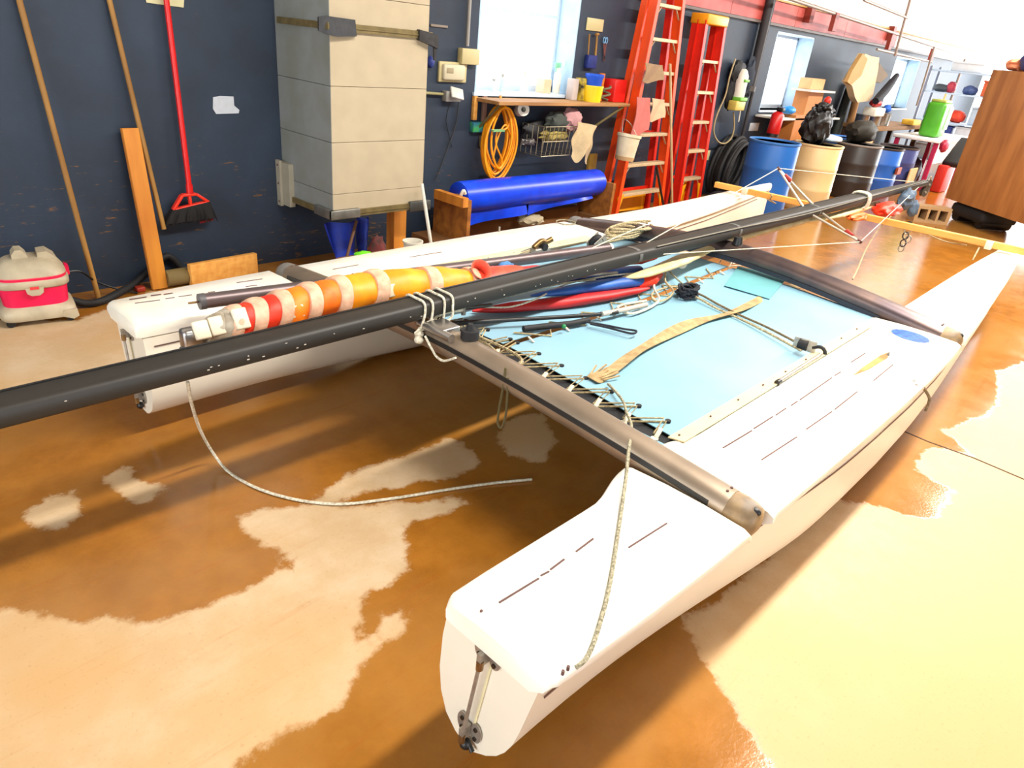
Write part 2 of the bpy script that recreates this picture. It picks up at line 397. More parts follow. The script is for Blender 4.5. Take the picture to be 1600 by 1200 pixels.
# windows: deep painted reveals, frames, panes
GLASS = bpy.data.materials.new('window_glass'); GLASS.use_nodes = True
nt = GLASS.node_tree; nt.nodes.remove(nt.nodes['Principled BSDF'])
tr = nt.nodes.new('ShaderNodeBsdfTransparent'); gl = nt.nodes.new('ShaderNodeBsdfGlossy'); gl.inputs['Roughness'].default_value = .03; mx = nt.nodes.new('ShaderNodeMixShader'); mx.inputs[0].default_value = .06
nt.links.new(tr.outputs[0], mx.inputs[1]); nt.links.new(gl.outputs[0], mx.inputs[2]); nt.links.new(mx.outputs[0], nt.nodes['Material Output'].inputs[0])
FRM = M('window_frame_pale', (196, 212, 226), .5, var=.06)
for k, (a, c, s, t) in enumerate(WINS):
    t = 2.45 if k == 0 else t
    w = struct(bpy.data.objects.new('window_%d' % (k + 1), None)); COL.objects.link(w); w.location = ((a + c) / 2, Y0 + .2, s)
    bm = B(); boxab(bm, (c - .018, Y0 + .002, s), (c, Y0 + TH - .01, t)); boxab(bm, (a, Y0 + .002, s), (a + .018, Y0 + TH - .01, t)); boxab(bm, (a, Y0 + .002, t - .018), (c, Y0 + TH - .01, t)); obj('reveal', bm, MATS.get('reveal_paint'), w, smooth=0)
    bm = B(); boxab(bm, (a, Y0 + .22, s), (a + .05, Y0 + .27, t)); boxab(bm, (c - .05, Y0 + .22, s), (c, Y0 + .27, t)); boxab(bm, (a, Y0 + .22, s), (c, Y0 + .27, s + .05)); boxab(bm, (a, Y0 + .22, t - .05), (c, Y0 + .27, t)); obj('window_frame', bm, FRM, w, smooth=0)
    zm = s + (t - s) * .48
    bm = B(); boxab(bm, (a + .05, Y0 + .225, zm - .012), (c - .05, Y0 + .265, zm + .012)); obj('glazing_bar', bm, FRM, w, smooth=0)
    for (z0, z1) in ((s + .05, zm - .012), (zm + .012, t - .05)):
        bm = B(); boxab(bm, (a + .05, Y0 + .243, z0), (c - .05, Y0 + .247, z1)); obj('pane', bm, GLASS, w, smooth=0)
    bm = B(); boxab(bm, (a - .02, Y0 - .02, s - .025), (c + .02, Y0 + .22, s)); obj('sill', bm, FRM, w, smooth=0)
# ================================================================== THE CATAMARAN
YM = 1.69                                     # mirror plane between the hulls
cat_ = thing('catamaran', 'white beach catamaran with light blue trampoline and aluminium crossbeams', 'boat', (3.5, YM, 0))
def lerp(a, b, t): return a + (b - a) * t
def interp(tab, x):
    if x <= tab[0][0]: return tab[0][1]
    for (x0, v0), (x1, v1) in zip(tab[:-1], tab[1:]):
        if x <= x1: return lerp(v0, v1, (x - x0) / (x1 - x0))
    return tab[-1][1]
def sstep(a, b, x):
    t = max(0, min(1, (x - a) / (b - a))); return t * t * (3 - 2 * t)
LIP_O = [(.775, .495), (1.03, .476), (1.29, .463), (1.6, .452), (2.03, .443), (2.6, .432), (3.0, .430), (3.4, .438), (3.75, .455), (4.31, .489), (5.2, .545), (5.82, .597), (6.2, .640), (6.36, .672)]
LIP_I = [(.775, .812), (1.29, .808), (2.0, .832), (3.5, .832), (4.04, .825), (4.5, .822), (5.1, .803), (5.66, .766), (6.1, .730), (6.36, .706)]
DECKZ = [(.775, .50), (3.9, .50), (4.5, .512), (5.1, .54), (5.7, .58), (6.36, .62)]
KEEL = [(.795, .085), (1.4, .045), (2.2, .014), (3.0, .004), (4.0, .012), (5.0, .045), (5.8, .085), (6.34, .14)]
# transom outline, outer gunwale -> keel -> inner gunwale
TRANS = [(.535, .442), (.548, .376), (.568, .277), (.581, .224), (.600, .177), (.622, .142), (.652, .111), (.690, .084), (.725, .082), (.755, .095), (.790, .127), (.813, .183), (.823, .254), (.820, .356), (.809, .437)]
def hull_section(x):
    yo = interp(LIP_O, x) + .028; yi = interp(LIP_I, x) - .020; zt = interp(DECKZ, x) - .06; k = interp(KEEL, x)
    c = (yo + yi) / 2; hw = max((yi - yo) / 2, .008); fine = sstep(3.6, 6.2, x); out = []
    for i in range(15):
        a = PI * i / 14; cs = math.cos(a); sn = math.sin(a)
        p = lerp(.50, 1.25, fine); q = lerp(.85, .95, fine)
        y = c - hw * math.copysign(abs(cs) ** p, cs); z = zt - (zt - k) * abs(sn) ** q
        out.append((y, z))
    w = 1 - sstep(.8, 2.4, x)
    if w > 0: out = [(lerp(a[0], t[0], w), lerp(a[1], t[1], w)) for a, t in zip(out, TRANS)]
    return out
def mir(p, far): return (p[0] + .035 * max(0, (1.5 - p[0]) / .72), 2 * YM - p[1], p[2]) if far else p
def deck_ring(x, dip=0, o=0, inn=0):
    yo = interp(LIP_O, x) + o; yi = interp(LIP_I, x) + inn; z = interp(DECKZ, x) - dip; zb = interp(DECKZ, x) - .062
    w = yi - yo; cr = .006 * min(1, w / .3); b = min(.026, w * .22)
    g = min(1, w * 4); return [(yo + .034 * g, zb), (yo + .030 * g, zb + .004), (yo + .003, z - .026), (yo + b * .22, z - .010), (yo + b, z), (yo + w * .35, z + cr), (yo + w * .65, z + cr), (yi - b, z), (yi - b * .3, z - .007), (yi, z - .022), (yi - .002, zb + .004), (yi - .022 * min(1, w * 4), zb)]
STRIPE = M('pinstripe_dark', (104, 76, 68), .5)
MARK = M('worn_groove', (96, 66, 60), .7)
RB, FB = 1.60, 3.76                            # crossbeam stations
def make_hull(far):
    bm = B(); rs = []
    for x in [.795, .83] + [.9 + .1 * i for i in range(53)] + [6.2, 6.27, 6.31, 6.345]:
        rs.append([mir((x, y, z), far) for y, z in hull_section(x)])
    rings(bm, rs)
    h = obj('hull', bm, GELIN, cat_, smooth=40)
    # three deck mouldings with rounded lips, stopped at the crossbeams
    def deck(x0, x1, flare0, flare1, xsr):
        bm = B(); rs = []
        for x in xsr:
            inn = 0
            if flare0: inn += .045 * (1 - sstep(x0 + .03, x0 + .24, x))
            if flare1: inn += .045 * sstep(x1 - .24, x1 - .03, x)
            e = min(x - x0, x1 - x); dip = .012 * (1 - min(1, e / .015))
            k_ = .016 * max(0, 1 - (x - .775) / .03) if x0 < .8 else 0
            rs.append([mir((x, y, z), far) for y, z in deck_ring(x, dip, k_, inn - k_)])
        rings(bm, rs)
        return obj('deck', bm, WHITE, h, smooth=50)
    deck(.775, RB - .062, 0, 1, [.775, .780, .788, .80, .9, 1.1, 1.25, 1.31, 1.36, 1.41, 1.45, 1.48, 1.51, 1.523, RB - .062])
    deck(RB + .062, FB - .062, 1, 1, [RB + .062, RB + .077, 1.70, 1.75, 1.8, 1.86, 1.92, 2.0, 2.3, 2.7, 3.1, 3.4, 3.46, 3.52, 3.58, 3.63, 3.67, 3.683, FB - .062])
    deck(FB + .06, 6.36, 0, 0, [FB + .06, FB + .075, 4.0, 4.3, 4.6, 4.9, 5.2, 5.5, 5.8, 6.05, 6.2, 6.29, 6.345, 6.36])
    # pinstripes along the sides
    for side in (0, 1):
        bm = B(); q = []
        for i in range(54):
            x = .83 if i == 0 else .9 + .1 * (i - 1); s = hull_section(x); a, b_ = (s[0], s[1]) if side == 0 else (s[14], s[13])
            t = lerp(1.0, .42, sstep(.8, 1.9, x)) if side == 0 else .42; y = lerp(a[0], b_[0], t) + (-.003 if side == 0 else .003); z = lerp(a[1], b_[1], t)
            q.append([mir((x, y + dy, z + dz), far) for dy, dz in ((-.0012, -.0024), (.0012, -.0024), (.0012, .0024), (-.0012, .0024))])
        rings(bm, q); obj('pinstripe', bm, STRIPE, h, smooth=0)
    return h
def deckz(x): return interp(DECKZ, x) + .006
hulls = [make_hull(False), make_hull(True)]
# worn dark dashes of the non-skid grooves in the decks (near hull from the stern forward, then the far hull)
def dash(h, a, b, w=.0045):
    bm = B(); beam(bm, (a[0], a[1], deckz(a[0]) + .0006), (b[0], b[1], deckz(b[0]) + .0006), w, .002); obj('groove', bm, MARK, h, smooth=0)
DASH_N = [(0.845, 0.707, 0.506), (0.965, 0.701, 0.506), (0.975, 0.704, 0.506), (1.000, 0.701, 0.506), (1.007, 0.703, 0.506), (1.059, 0.705, 0.506), (1.102, 0.704, 0.506), (1.172, 0.707, 0.506), (1.213, 0.630, 0.506), (1.371, 0.621, 0.506), (1.842, 0.714, 0.506), (2.024, 0.707, 0.506), (2.042, 0.709, 0.506), (2.181, 0.706, 0.506), (2.198, 0.704, 0.506), (2.282, 0.704, 0.506), (2.318, 0.701, 0.506), (2.374, 0.701, 0.506), (2.393, 0.700, 0.506), (2.705, 0.701, 0.506), (2.734, 0.702, 0.506), (2.797, 0.700, 0.506), (2.941, 0.710, 0.506), (3.104, 0.708, 0.506), (1.875, 0.602, 0.506), (2.111, 0.591, 0.506), (2.191, 0.592, 0.506), (2.403, 0.586, 0.506), (2.427, 0.586, 0.506), (2.662, 0.587, 0.506), (2.827, 0.582, 0.506), (3.079, 0.585, 0.506)]
for a, b in zip(DASH_N[0::2], DASH_N[1::2]): dash(hulls[0], a, b)
DASH_F = [(0.883, 2.821, 0.506), (0.947, 2.817, 0.506), (0.966, 2.823, 0.506), (1.004, 2.818, 0.506), (1.012, 2.813, 0.506), (1.047, 2.810, 0.506), (0.885, 2.770, 0.506), (0.975, 2.757, 0.506), (0.998, 2.760, 0.506), (1.032, 2.757, 0.506), (1.048, 2.757, 0.506), (1.100, 2.752, 0.506), (1.165, 2.749, 0.506), (1.192, 2.742, 0.506), (1.317, 2.801, 0.506), (1.433, 2.794, 0.506), (1.326, 2.738, 0.506), (1.374, 2.729, 0.506), (1.776, 2.760, 0.506), (1.921, 2.760, 0.506), (2.226, 2.741, 0.506), (2.438, 2.732, 0.506)]
for a, b in zip(DASH_F[0::2], DASH_F[1::2]): dash(hulls[1], a, b, .005)
# blue oval badge, daggerboard slot, small deck fittings on the near hull
def ellipse_on_deck(c, ax, rx, ry, z, n=28):
    d = V(ax).normalized(); s = V(-d.y, d.x, 0)
    return [V(c[0], c[1], z) + d * rx * math.cos(2 * PI * i / n) + s * ry * math.sin(2 * PI * i / n) for i in range(n)]
c = (3.536, 0.647, 0.507); a1 = (3.545, 0.734, 0.507); a2 = (3.538, 0.566, 0.507)
ax = V(a2) - V(a1)
bm = B(); prism(bm, ellipse_on_deck(c, ax, ax.length / 2, .072, .5063), (0, 0, .0022)); obj('badge', bm, M('badge_blue', (8, 62, 176), .35, col2=(50, 110, 200), scale=60), hulls[0], label='blue oval badge with a pale wave pattern')
bm = B(); prism(bm, ellipse_on_deck(c, ax, ax.length / 2 + .006, .078, .5061), (0, 0, .0012)); obj('badge_rim', bm, M('badge_rim', (225, 205, 150), .5), hulls[0])
sl = [(2.800, 0.653, 0.507), (2.976, 0.639, 0.507), (3.221, 0.643, 0.507)]
bm = B(); d = (V(sl[2]) - V(sl[0])); d.z = 0; s = V(-d.y, d.x, 0).normalized()
pl = [V(sl[0]), V(sl[0]).lerp(V(sl[2]), .3) - s * .016, V(sl[0]).lerp(V(sl[2]), .8) - s * .020, V(sl[2]), V(sl[0]).lerp(V(sl[2]), .8) + s * .010, V(sl[0]).lerp(V(sl[2]), .3) + s * .008]
prism(bm, pl, (0, 0, .0015)); obj('daggerboard_slot', bm, M('slot_tan', (150, 98, 34), .7, col2=(190, 140, 70)), hulls[0], smooth=0)
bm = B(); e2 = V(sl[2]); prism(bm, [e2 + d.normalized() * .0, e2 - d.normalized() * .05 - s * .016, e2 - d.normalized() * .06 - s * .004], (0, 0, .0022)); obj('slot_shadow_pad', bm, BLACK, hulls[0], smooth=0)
for p in [(2.974, 0.473, 0.508), (2.942, 0.455, 0.508)]: bm = B(); cyl(bm, (p[0], p[1], .505), (p[0], p[1], .512), .006, n=8); obj('deck_eye', bm, STEEL, hulls[0])
for p in [(0.800, 0.715, 0.500), (0.812, 0.501, 0.500), (0.828, 0.501, 0.500)]: bm = B(); cyl(bm, (p[0], p[1], .497), (p[0], p[1], .5072), .0034, n=8); obj('rivet', bm, MARK, hulls[0])
# rudder gudgeons and pin rod on both transoms
BRASS = M('worn_bronze', (150, 118, 76), .4, .9, var=.3, scale=60)
def gudgeons(far):
    h = hulls[1] if far else hulls[0]; X = .793
    def tp(y, z, dx=0): return mir((X - dx, y, z), far)
    up = (0.790, 0.676, 0.420); lo = (0.790, 0.707, 0.157)
    for q, nm in ((up, 'gudgeon'), (lo, 'gudgeon')):
        bm = B()
        for s in (-1, 1):
            cy = q[1] + s * .022; cz = q[2] + .002
            pts = [V(tp(cy +   .017 * math.cos(t * PI / 8), cz + .030 * math.sin(t * PI / 8))) for t in range(16)]
            prism(bm, pts, (-.004, 0, 0))
        beam(bm, tp(q[1], q[2], .002), tp(q[1], q[2], .030), .012, .034)
        g = obj(nm, bm, STEEL, h)
        for s in (-1, 1):
            for zz in (-.015, .015): bm = B(); cyl(bm, tp(q[1] + s * .022, q[2] + zz, .004), tp(q[1] + s * .022, q[2] + zz, .008), .0055, n=10); obj('bolt', bm, M('bolt_dark', (90, 84, 76), .35, 1.0), h)
        bm = B(); cyl(bm, tp(q[1], q[2] - .028, .024), tp(q[1], q[2] - .004, .024), .0085, n=12); obj('bushing', bm, BRASS, h)
    bm = B(); cyl(bm, tp(up[1], up[2] - .01, .024), tp(lo[1], lo[2] - .012, .024), .0045, n=10); obj('pin_rod', bm, STEEL, h)
    bm = B(); ball(bm, tp(lo[1] - .002, lo[2] - .042, .014), (.013, .016, .016)); cyl(bm, tp(lo[1] - .012, lo[2] - .04, .01), tp(lo[1] - .026, lo[2] - .05, .012), .006, n=8); obj('drain_plug', bm, BLACK, h)
    bm = B(); beam(bm, tp(up[1] - .012, up[2] - .02, .001), tp(lo[1] - .012, lo[2] + .01, .001), .006, .003, up=(1, 0, 0)); obj('rub_mark', bm, M('yellowed_gel', (225, 214, 170), .5), h)
gudgeons(False); gudgeons(True)
# ---- arched crossbeams lying in the deck recesses
def crossbeam(x, mid_top, end_top, r, name, ry, mat):
    def cz(y):
        t = (y - YM) / 1.19; return (mid_top - r) - (mid_top - end_top) * min(1, abs(t)) ** 1.6
    bm = B(); rs = []
    for i in range(41):
        y = .555 + (2 * YM - 1.11) * i / 40
        rs.append([(x + ry * math.cos(2 * PI * j / 20), y, cz(y) + r * math.sin(2 * PI * j / 20)) for j in range(20)])
    rings(bm, rs); bo = obj(name, bm, mat, cat_, smooth=60)
    for far in (0, 1):
        bm = B(); rs = []
        for k, sc in ((0, 1.04), (.03, 1.04), (.06, .98), (.078, .80), (.086, .45)):
            y = .556 - k
            rs.append([mir((x + (ry * sc) * math.cos(2 * PI * j / 18), y, cz(.556) - .004 + (r * sc) * math.sin(2 * PI * j / 18)), far) for j in range(18)])
        rings(bm, rs); obj('end_cap', bm, M('end_cap_grey', (120, 114, 106), .5, scale=20) if far else M('end_cap_tan', (150, 122, 82), .5, col2=(104, 84, 60), scale=20), bo, smooth=50)
        bm = B(); ctr = V(mir((x - .008, .490, cz(.556) + r * .62), far)); ball(bm, ctr, (.012, .020, .012)); obj('socket', bm, BLACK, bo)
        for k in (0, 1): bm = B(); cyl(bm, mir((x - .012 + .024 * k, .572, cz(.572) + r - .006), far), mir((x - .012 + .024 * k, .572, cz(.572) + r + .002), far), .004, n=8); obj('rivet', bm, MARK, bo)
    return bo, cz
rear_b, rcz = crossbeam(RB, .600, .532, .052, 'crossbeam', .055, ANOD)
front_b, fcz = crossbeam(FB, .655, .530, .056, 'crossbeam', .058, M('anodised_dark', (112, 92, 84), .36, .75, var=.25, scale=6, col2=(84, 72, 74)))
# dark sail-track slot on the aft face of the rear beam, navy strip painting the shade under the front beam
bm = B(); rs = []
for i in range(31):
    y = .60 + (2 * YM - 1.2) * i / 30; z = rcz(y) + .011
    rs.append([(RB - .0560 + a, y, z + b_) for a, b_ in ((0, -.008), (.012, -.008), (.014, .008), (.002, .008))])
rings(bm, rs); obj('slot_or_shade_strip', bm, BLACK, rear_b, smooth=0)
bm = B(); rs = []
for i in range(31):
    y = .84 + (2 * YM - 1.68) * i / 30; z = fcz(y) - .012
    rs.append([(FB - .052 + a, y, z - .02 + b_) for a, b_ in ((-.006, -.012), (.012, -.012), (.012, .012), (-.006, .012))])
rings(bm, rs); obj('slot_or_shade_strip', bm, M('beam_shade_navy', (30, 32, 44), .5), front_b, smooth=0)
# traveller car and fittings at the middle of the rear beam
bm = B(); boxab(bm, (RB - .055, 1.70, .590), (RB + .03, 1.80, .618), .006); cyl(bm, (RB - .05, 1.66, .60), (RB - .05, 1.84, .60), .016, n=12); obj('traveller_car', bm, ALU, rear_b)
bm = B(); cyl(bm, (RB + .01, 1.63, .60), (RB + .01, 1.63, .632), .034, n=16); cyl(bm, (RB + .01, 1.63, .632), (RB + .01, 1.63, .655), .016, .010, n=12); obj('swivel_cleat', bm, DARK, rear_b)
bm = B(); cyl(bm, (FB - .01, 1.69, .648), (FB - .01, 1.69, .690), .030, .022, n=16); obj('mast_step', bm, BLACK, front_b)
# ---- trampoline
def tramp_mat():
    m = M('trampoline_mesh', (134, 172, 190), .6, col2=(116, 160, 178), scale=1.5); nt = m.node_tree; N = nt.nodes; b = N['Principled BSDF']
    tc = N.new('ShaderNodeTexCoord'); ck = N.new('ShaderNodeTexChecker'); ck.inputs['Scale'].default_value = 330; nt.links.new(tc.outputs['Object'], ck.inputs[0])
    bp = N.new('ShaderNodeBump'); bp.inputs['Strength'].default_value = .15; bp.inputs['Distance'].default_value = .002; nt.links.new(ck.outputs['Fac'], bp.inputs['Height']); nt.links.new(bp.outputs[0], b.inputs['Normal'])
    return m
TR = tramp_mat()
tr = obj('trampoline', boxab(B(), (RB + .05, .86, .475), (RB + .152, 2 * YM - .86, .479)), TR, cat_)   # narrow aft strip on the rear beam
def tz(x, y): return .488 + .03 * (1 - ((y - YM) / .84) ** 2) * (((x - 1.85) / 1.85)) - .018 * math.sin(PI * min(1, max(0, (x - 1.85) / 1.85)))
def panel(y0, y1, gap0):
    bm = B()
    def fn(u, v):
        x = lerp(1.845 + gap0(v), FB - .03, u); y = lerp(y0, y1, v); inner = v
        return (x, y, tz(x, y) + .0035 * mnoise.noise(V(x * 3, y * 3, 0)))
    grid(bm, fn, 40, 22, .003); return obj('panel', bm, TR, tr, smooth=60)
panel(.845, YM - .02, lambda v: -.045 + .07 * v)
panel(2 * YM - .845, YM + .014, lambda v: -.045 + .07 * v)
for far in (0, 1):                                              # black sheets across the lacing gap, painting the shaded floor below
    bm = B(); grid(bm, lambda u, v: mir((lerp(1.742, 1.822 + .065 * u, v), lerp(.86, YM - .03, u), .470 + .006 * v), far), 20, 2, .004); obj('gap_shade', bm, M('gap_shade_black', (26, 27, 30), .8), tr)
# outboard hem strips riveted to the decks
HEM = M('rail_cream', (222, 204, 160), .6)
for far in (0, 1):
    bm = B()
    grid(bm, lambda u, v: mir((lerp(1.77, 3.50, u), lerp(.812, .868, v), lerp(.5085, .497, v)), far), 12, 1, .004); rl = obj('hem_rail', bm, HEM, tr)
    for i in range(9):
        x = 1.80 + i * .2; bm2 = B(); cyl(bm2, mir((x, .846, .497), far), mir((x, .846, .5065), far), .0038, n=8); obj('rivet', bm2, MARK, tr)
    pass
# patches, tan hiking strap
bm = B(); q = [(3.768, 1.661, 0.478), (3.852, 1.393, 0.478), (3.422, 1.300, 0.478), (3.392, 1.542, 0.478)]
grid(bm, lambda u, v: (lambda p: (p.x, p.y, tz(p.x, p.y) + .0065))(V(q[0]).lerp(V(q[1]), u).lerp(V(q[3]).lerp(V(q[2]), u), v)), 6, 6, .0015); obj('patch', bm, M('patch_green', (96, 158, 162), .7, var=.1), tr)
STR = M('hiking_strap_tan', (178, 152, 108), .85, col2=(146, 120, 78), scale=25, bump=.2)
def strap(pts, w, nm='strap'):
    P = spline(pts, 8); bm = B(); n = len(P) - 1
    def fn(u, v):
        f = u * n; i = min(int(f), n - 1); p = P[i].lerp(P[i + 1], f - i); d = (P[min(i + 1, n)] - P[max(i - 1, 0)]).normalized(); s = V(-d.y, d.x, 0)
        k = w * (1 + .12 * math.sin(u * 30)); return p + s * (v - .5) * k + V(0, 0, .008 * math.sin(u * 17) * (v - .5) * 2)
    grid(bm, fn, 60, 2, .003); return obj(nm, bm, STR, tr)
strap([(1.894, 1.272, 0.500), (1.989, 1.270, 0.500), (2.286, 1.328, 0.500), (2.744, 1.360, 0.500), (3.105, 1.323, 0.500), (3.613, 1.340, 0.500), (4.002, 1.297, 0.500)], .050)
bm = B(); q = (1.947, 1.274, 0.500)
for i in range(7): beam(bm, (q[0] - .02, q[1] - .03 + i * .01, .498), (q[0] + .05 + .02 * (i % 3), q[1] - .05 + i * .018, .503), .006, .004)
obj('frayed_end', bm, STR, tr)
# zig-zag lacing between aft strip and panels, plastic grommets
LACE = M('lacing_cord', (190, 172, 128), .85, col2=(140, 120, 84), scale=90)
GR = M('lacing_hook', (214, 204, 180), .6)
N_ = 7
for far in (0, 1):
    bm = B(); pts = []
    for i in range(N_):
        y = .90 + i * (.74 / (N_ - 1)); xo = (y - .86) * .065
        pts += [mir((1.756, y, .486), far), mir((1.858 + xo, y + .03, .492), far)]
    tube(bm, pts, .0038, n=5, k=1)
    tube(bm, [(p[0] + .004, p[1] + .014, p[2] + .006) for p in pts], .003, n=5, k=1)
    obj('lacing', bm, LACE, tr)
    for i in range(N_):
        y = .90 + i * (.74 / (N_ - 1)); xo = (y - .86) * .065
        bm = B(); beam(bm, mir((1.752, y, .484), far), mir((1.79, y + .008, .502), far), .015, .008, bev=.002); cyl(bm, mir((1.745, y, .480), far), mir((1.745, y, .487), far), .013, n=10); obj('hook', bm, GR, tr)
        bm = B(); cyl(bm, mir((1.868 + xo, y + .03, .486), far), mir((1.868 + xo, y + .03, .495), far), .010, n=10); obj('grommet', bm, DARK, tr)
# centre lacing
bm = B(); pts = []
for i in range(15):
    x = 1.98 + i * .113; pts.append((x, YM + (-.05 if i % 2 else .06), tz(x, YM) + .006))
tube(bm, pts, .0038, n=5, k=1); obj('centre_lacing', bm, LACE, tr)
for i in range(8):
    x = 1.98 + i * .226; bm = B(); beam(bm, (x, YM - .055, tz(x, YM) + .004), (x + .002, YM - .02, tz(x, YM) + .016), .010, .006, bev=.002); obj('hook', bm, GR, tr)
# white bungee crosses by the front centre
bm = B()
cx = [(3.424, 1.666, 0.500), (3.618, 1.722, 0.500), (3.482, 1.596, 0.500), (3.804, 1.727, 0.500), (3.909, 1.698, 0.500), (4.091, 1.834, 0.500), (3.804, 1.727, 0.500), (3.618, 1.722, 0.500), (3.915, 1.838, 0.500), (3.876, 1.744, 0.500), (4.003, 1.733, 0.500)]
tube(bm, cx, .004, n=5, k=1); obj('bungee', bm, ROPEW, tr)
# ================================================================== MAST, SAILS AND ROPES ON THE BOAT
def mp(x): return V(x, 1.872 - .0452 * (x - 1.6), .6465 + .0254 * (x - 1.6))
XM0, XM1 = -1.1, 7.06
MAST = M('mast_black', (33, 29, 23), .55, .0, col2=(36, 31, 25), var=.3, scale=14)
mast = thing('mast', 'long black aluminium mast lying lengthwise across both crossbeams', 'mast', mp(3.0))
bm = B(); rs = []
for i in range(60):
    x = lerp(XM0, XM1, i / 59); c = mp(x); k = 1 if x < 5.6 else lerp(1, .62, (x - 5.6) / (XM1 - 5.6)); r = []
    for j in range(20):
        a = 2 * PI * j / 20; cs, sn = math.cos(a), math.sin(a)
        r.append((x, c.y + .056 * k * math.copysign(abs(cs) ** .55, cs), c.z + .034 * k * math.copysign(abs(sn) ** .5, sn)))
    rs.append(r)
rings(bm, rs); obj('extrusion', bm, MAST, mast, smooth=50)
bm = B(); beam(bm, mp(XM0) + V(0, .036, .031), mp(5.6) + V(0, .036, .031), .010, .009); obj('luff_track', bm, BLACK, mast, smooth=0)
SPECK = M('paint_chip', (190, 180, 165), .8)
rnd = random.Random(3)
for i in range(46):                                            # pale chips in the black finish
    x = rnd.uniform(.35, 2.6); c = mp(x); t = rnd.uniform(-.7, .9); p = c + V(0, -.0565 * (1 - t ** 4) ** .5, .029 * t)
    bm = B(); box(bm, p, (rnd.uniform(.002, .008), .0016, rnd.uniform(.002, .004)), Matrix.Rotation(-t * .4, 3, 'X')); obj('chip', bm, SPECK, mast, smooth=0)
GTAPE = M('grey_tape', (92, 90, 86), .5)
for x in (2.87, 3.82, 4.86):
    bm = B(); rs = []
    for dx in (-.012, .012):
        c = mp(x + dx); rs.append([(x + dx, c.y + .0585 * math.copysign(abs(math.cos(a)) ** .8, math.cos(a)), c.z + .0365 * math.copysign(abs(math.sin(a)) ** .7, math.sin(a))) for a in [2 * PI * j / 20 for j in range(20)]])
    rings(bm, rs); obj('tape_band', bm, GTAPE, mast)
# masthead: cheek plates, two sheaves
e = mp(XM1)
bm = B(); boxab(bm, e + V(-.10, -.022, -.022), e + V(.03, .022, .022), .006); obj('masthead', bm, M('masthead_dark', (52, 48, 44), .4, .6), mast)
for k, (dx, dz, r) in enumerate(((.045, -.012, .042), (.0, -.075, .040))):
    bm = B(); c = e + V(dx, -.02, dz); lathe(bm, [(r, -.014), (r * .8, -.004), (r * .8, .004), (r, .014)], c, (.35, 1, 0), 20); sh = obj('sheave', bm, M('sheave_grey', (72, 66, 60), .45, .3), mast)
    bm = B(); cyl(bm, c + V(-.008, -.022, 0), c + V(.008, .022, 0), .010, n=10); obj('axle', bm, STEEL, sh)
bm = B(); tube(bm, [e + V(-.02, -.02, .03), e + V(.01, -.03, .06), e + V(.05, -.03, .035), e + V(.06, -.025, 0)], .006, n=6); obj('shackle', bm, STEEL, mast)
# diamond spreaders: V struts to red-taped tips, wires to both ends of the mast
sx = 4.86; sc = mp(sx)
tips = [V((4.700, 1.965, 0.970)), V((4.720, 1.326, 0.632))]
STRUT = M('spreader_alloy', (206, 196, 178), .35, .6); REDT = M('red_tape', (150, 34, 24), .5)
for k, t in enumerate(tips):
    n = (t - sc).normalized()
    bs = [sc + n * .045 + V(-.09, 0, 0), sc + n * .045 + V(.07, 0, 0)]
    sp = None
    for b_ in bs:
        bm = B(); cyl(bm, b_, t, .008, .006, n=10); o = obj('spreader', bm, STRUT, mast)
        if sp is None: sp = o
    bm = B(); m1 = bs[1].lerp(t, .66); m2 = bs[1].lerp(t, .82); cyl(bm, m1, m2, .017, .014, n=10); obj('tape', bm, REDT, sp)
    bm = B(); cyl(bm, t - n * .025, t + n * .008, .010, n=10); obj('tip_cap', bm, M('tip_dark', (76, 30, 24), .5), sp)
    side = n * .05
    bm = B(); tube(bm, [t, t.lerp(mp(3.0) + side * .8, .5), mp(3.0) + side * .8], .0028, n=5, k=1); obj('diamond_wire', bm, ROPEW, mast)
    bm = B(); tube(bm, [t, mp(6.9) + side * .5], .0028, n=5, k=1); obj('diamond_wire', bm, ROPEW, mast)
# halyard along the mast side
bm = B(); tube(bm, [mp(3.0) + V(0, -.05, .036), mp(3.8) + V(0, -.055, .03), mp(4.5) + V(0, -.06, .015), mp(5.2) + V(0, -.06, .02), mp(6.9) + V(0, -.03, .03)], .004, n=5); obj('halyard', bm, M('halyard_grey', (120, 112, 98), .8), mast)

# ---- lashing of white line round the mast and the rear beam
lash = thing('lashing', 'white line wrapped four times around the black mast at the rear crossbeam', 'rope', (1.6, 1.85, .55))
K = V((1.530, 1.815, 0.567))
for i, x in enumerate((1.555, 1.59, 1.645, 1.685)):
    c = mp(x); bm = B()
    tube(bm, [c + V(0, .060, -.01), c + V(0, .048, .036), c + V(0, 0, .040), c + V(0, -.050, .036), c + V(-.004, -.063, 0), c + V(-.02, -.064, -.05), K + V(.012 - .008 * i, .0, .03 - .006 * i), K], .0048, n=6, k=5); obj('turn', bm, ROPEW, lash)
bm = B()
for q in ((0, 0, 0), (-.012, -.014, -.016), (.01, .01, -.02)): lump(bm, K + V(q), (.018, .018, .014), .2, sub=2)
obj('knot', bm, ROPEW, lash)
bm = B(); tube(bm, [(1.520, 1.770, 0.578), (1.520, 1.736, 0.547), (1.520, 1.702, 0.522), (1.520, 1.660, 0.521), (1.520, 1.601, 0.556)], .0045, n=6); obj('loose_end', bm, ROPEW, lash)
bm = B(); tube(bm, [K + V(0, 0, .02), V((1.660, 1.842, 0.612)), V((1.780, 1.856, 0.598))], .007, n=6); obj('strap_end', bm, ROPEW, lash)

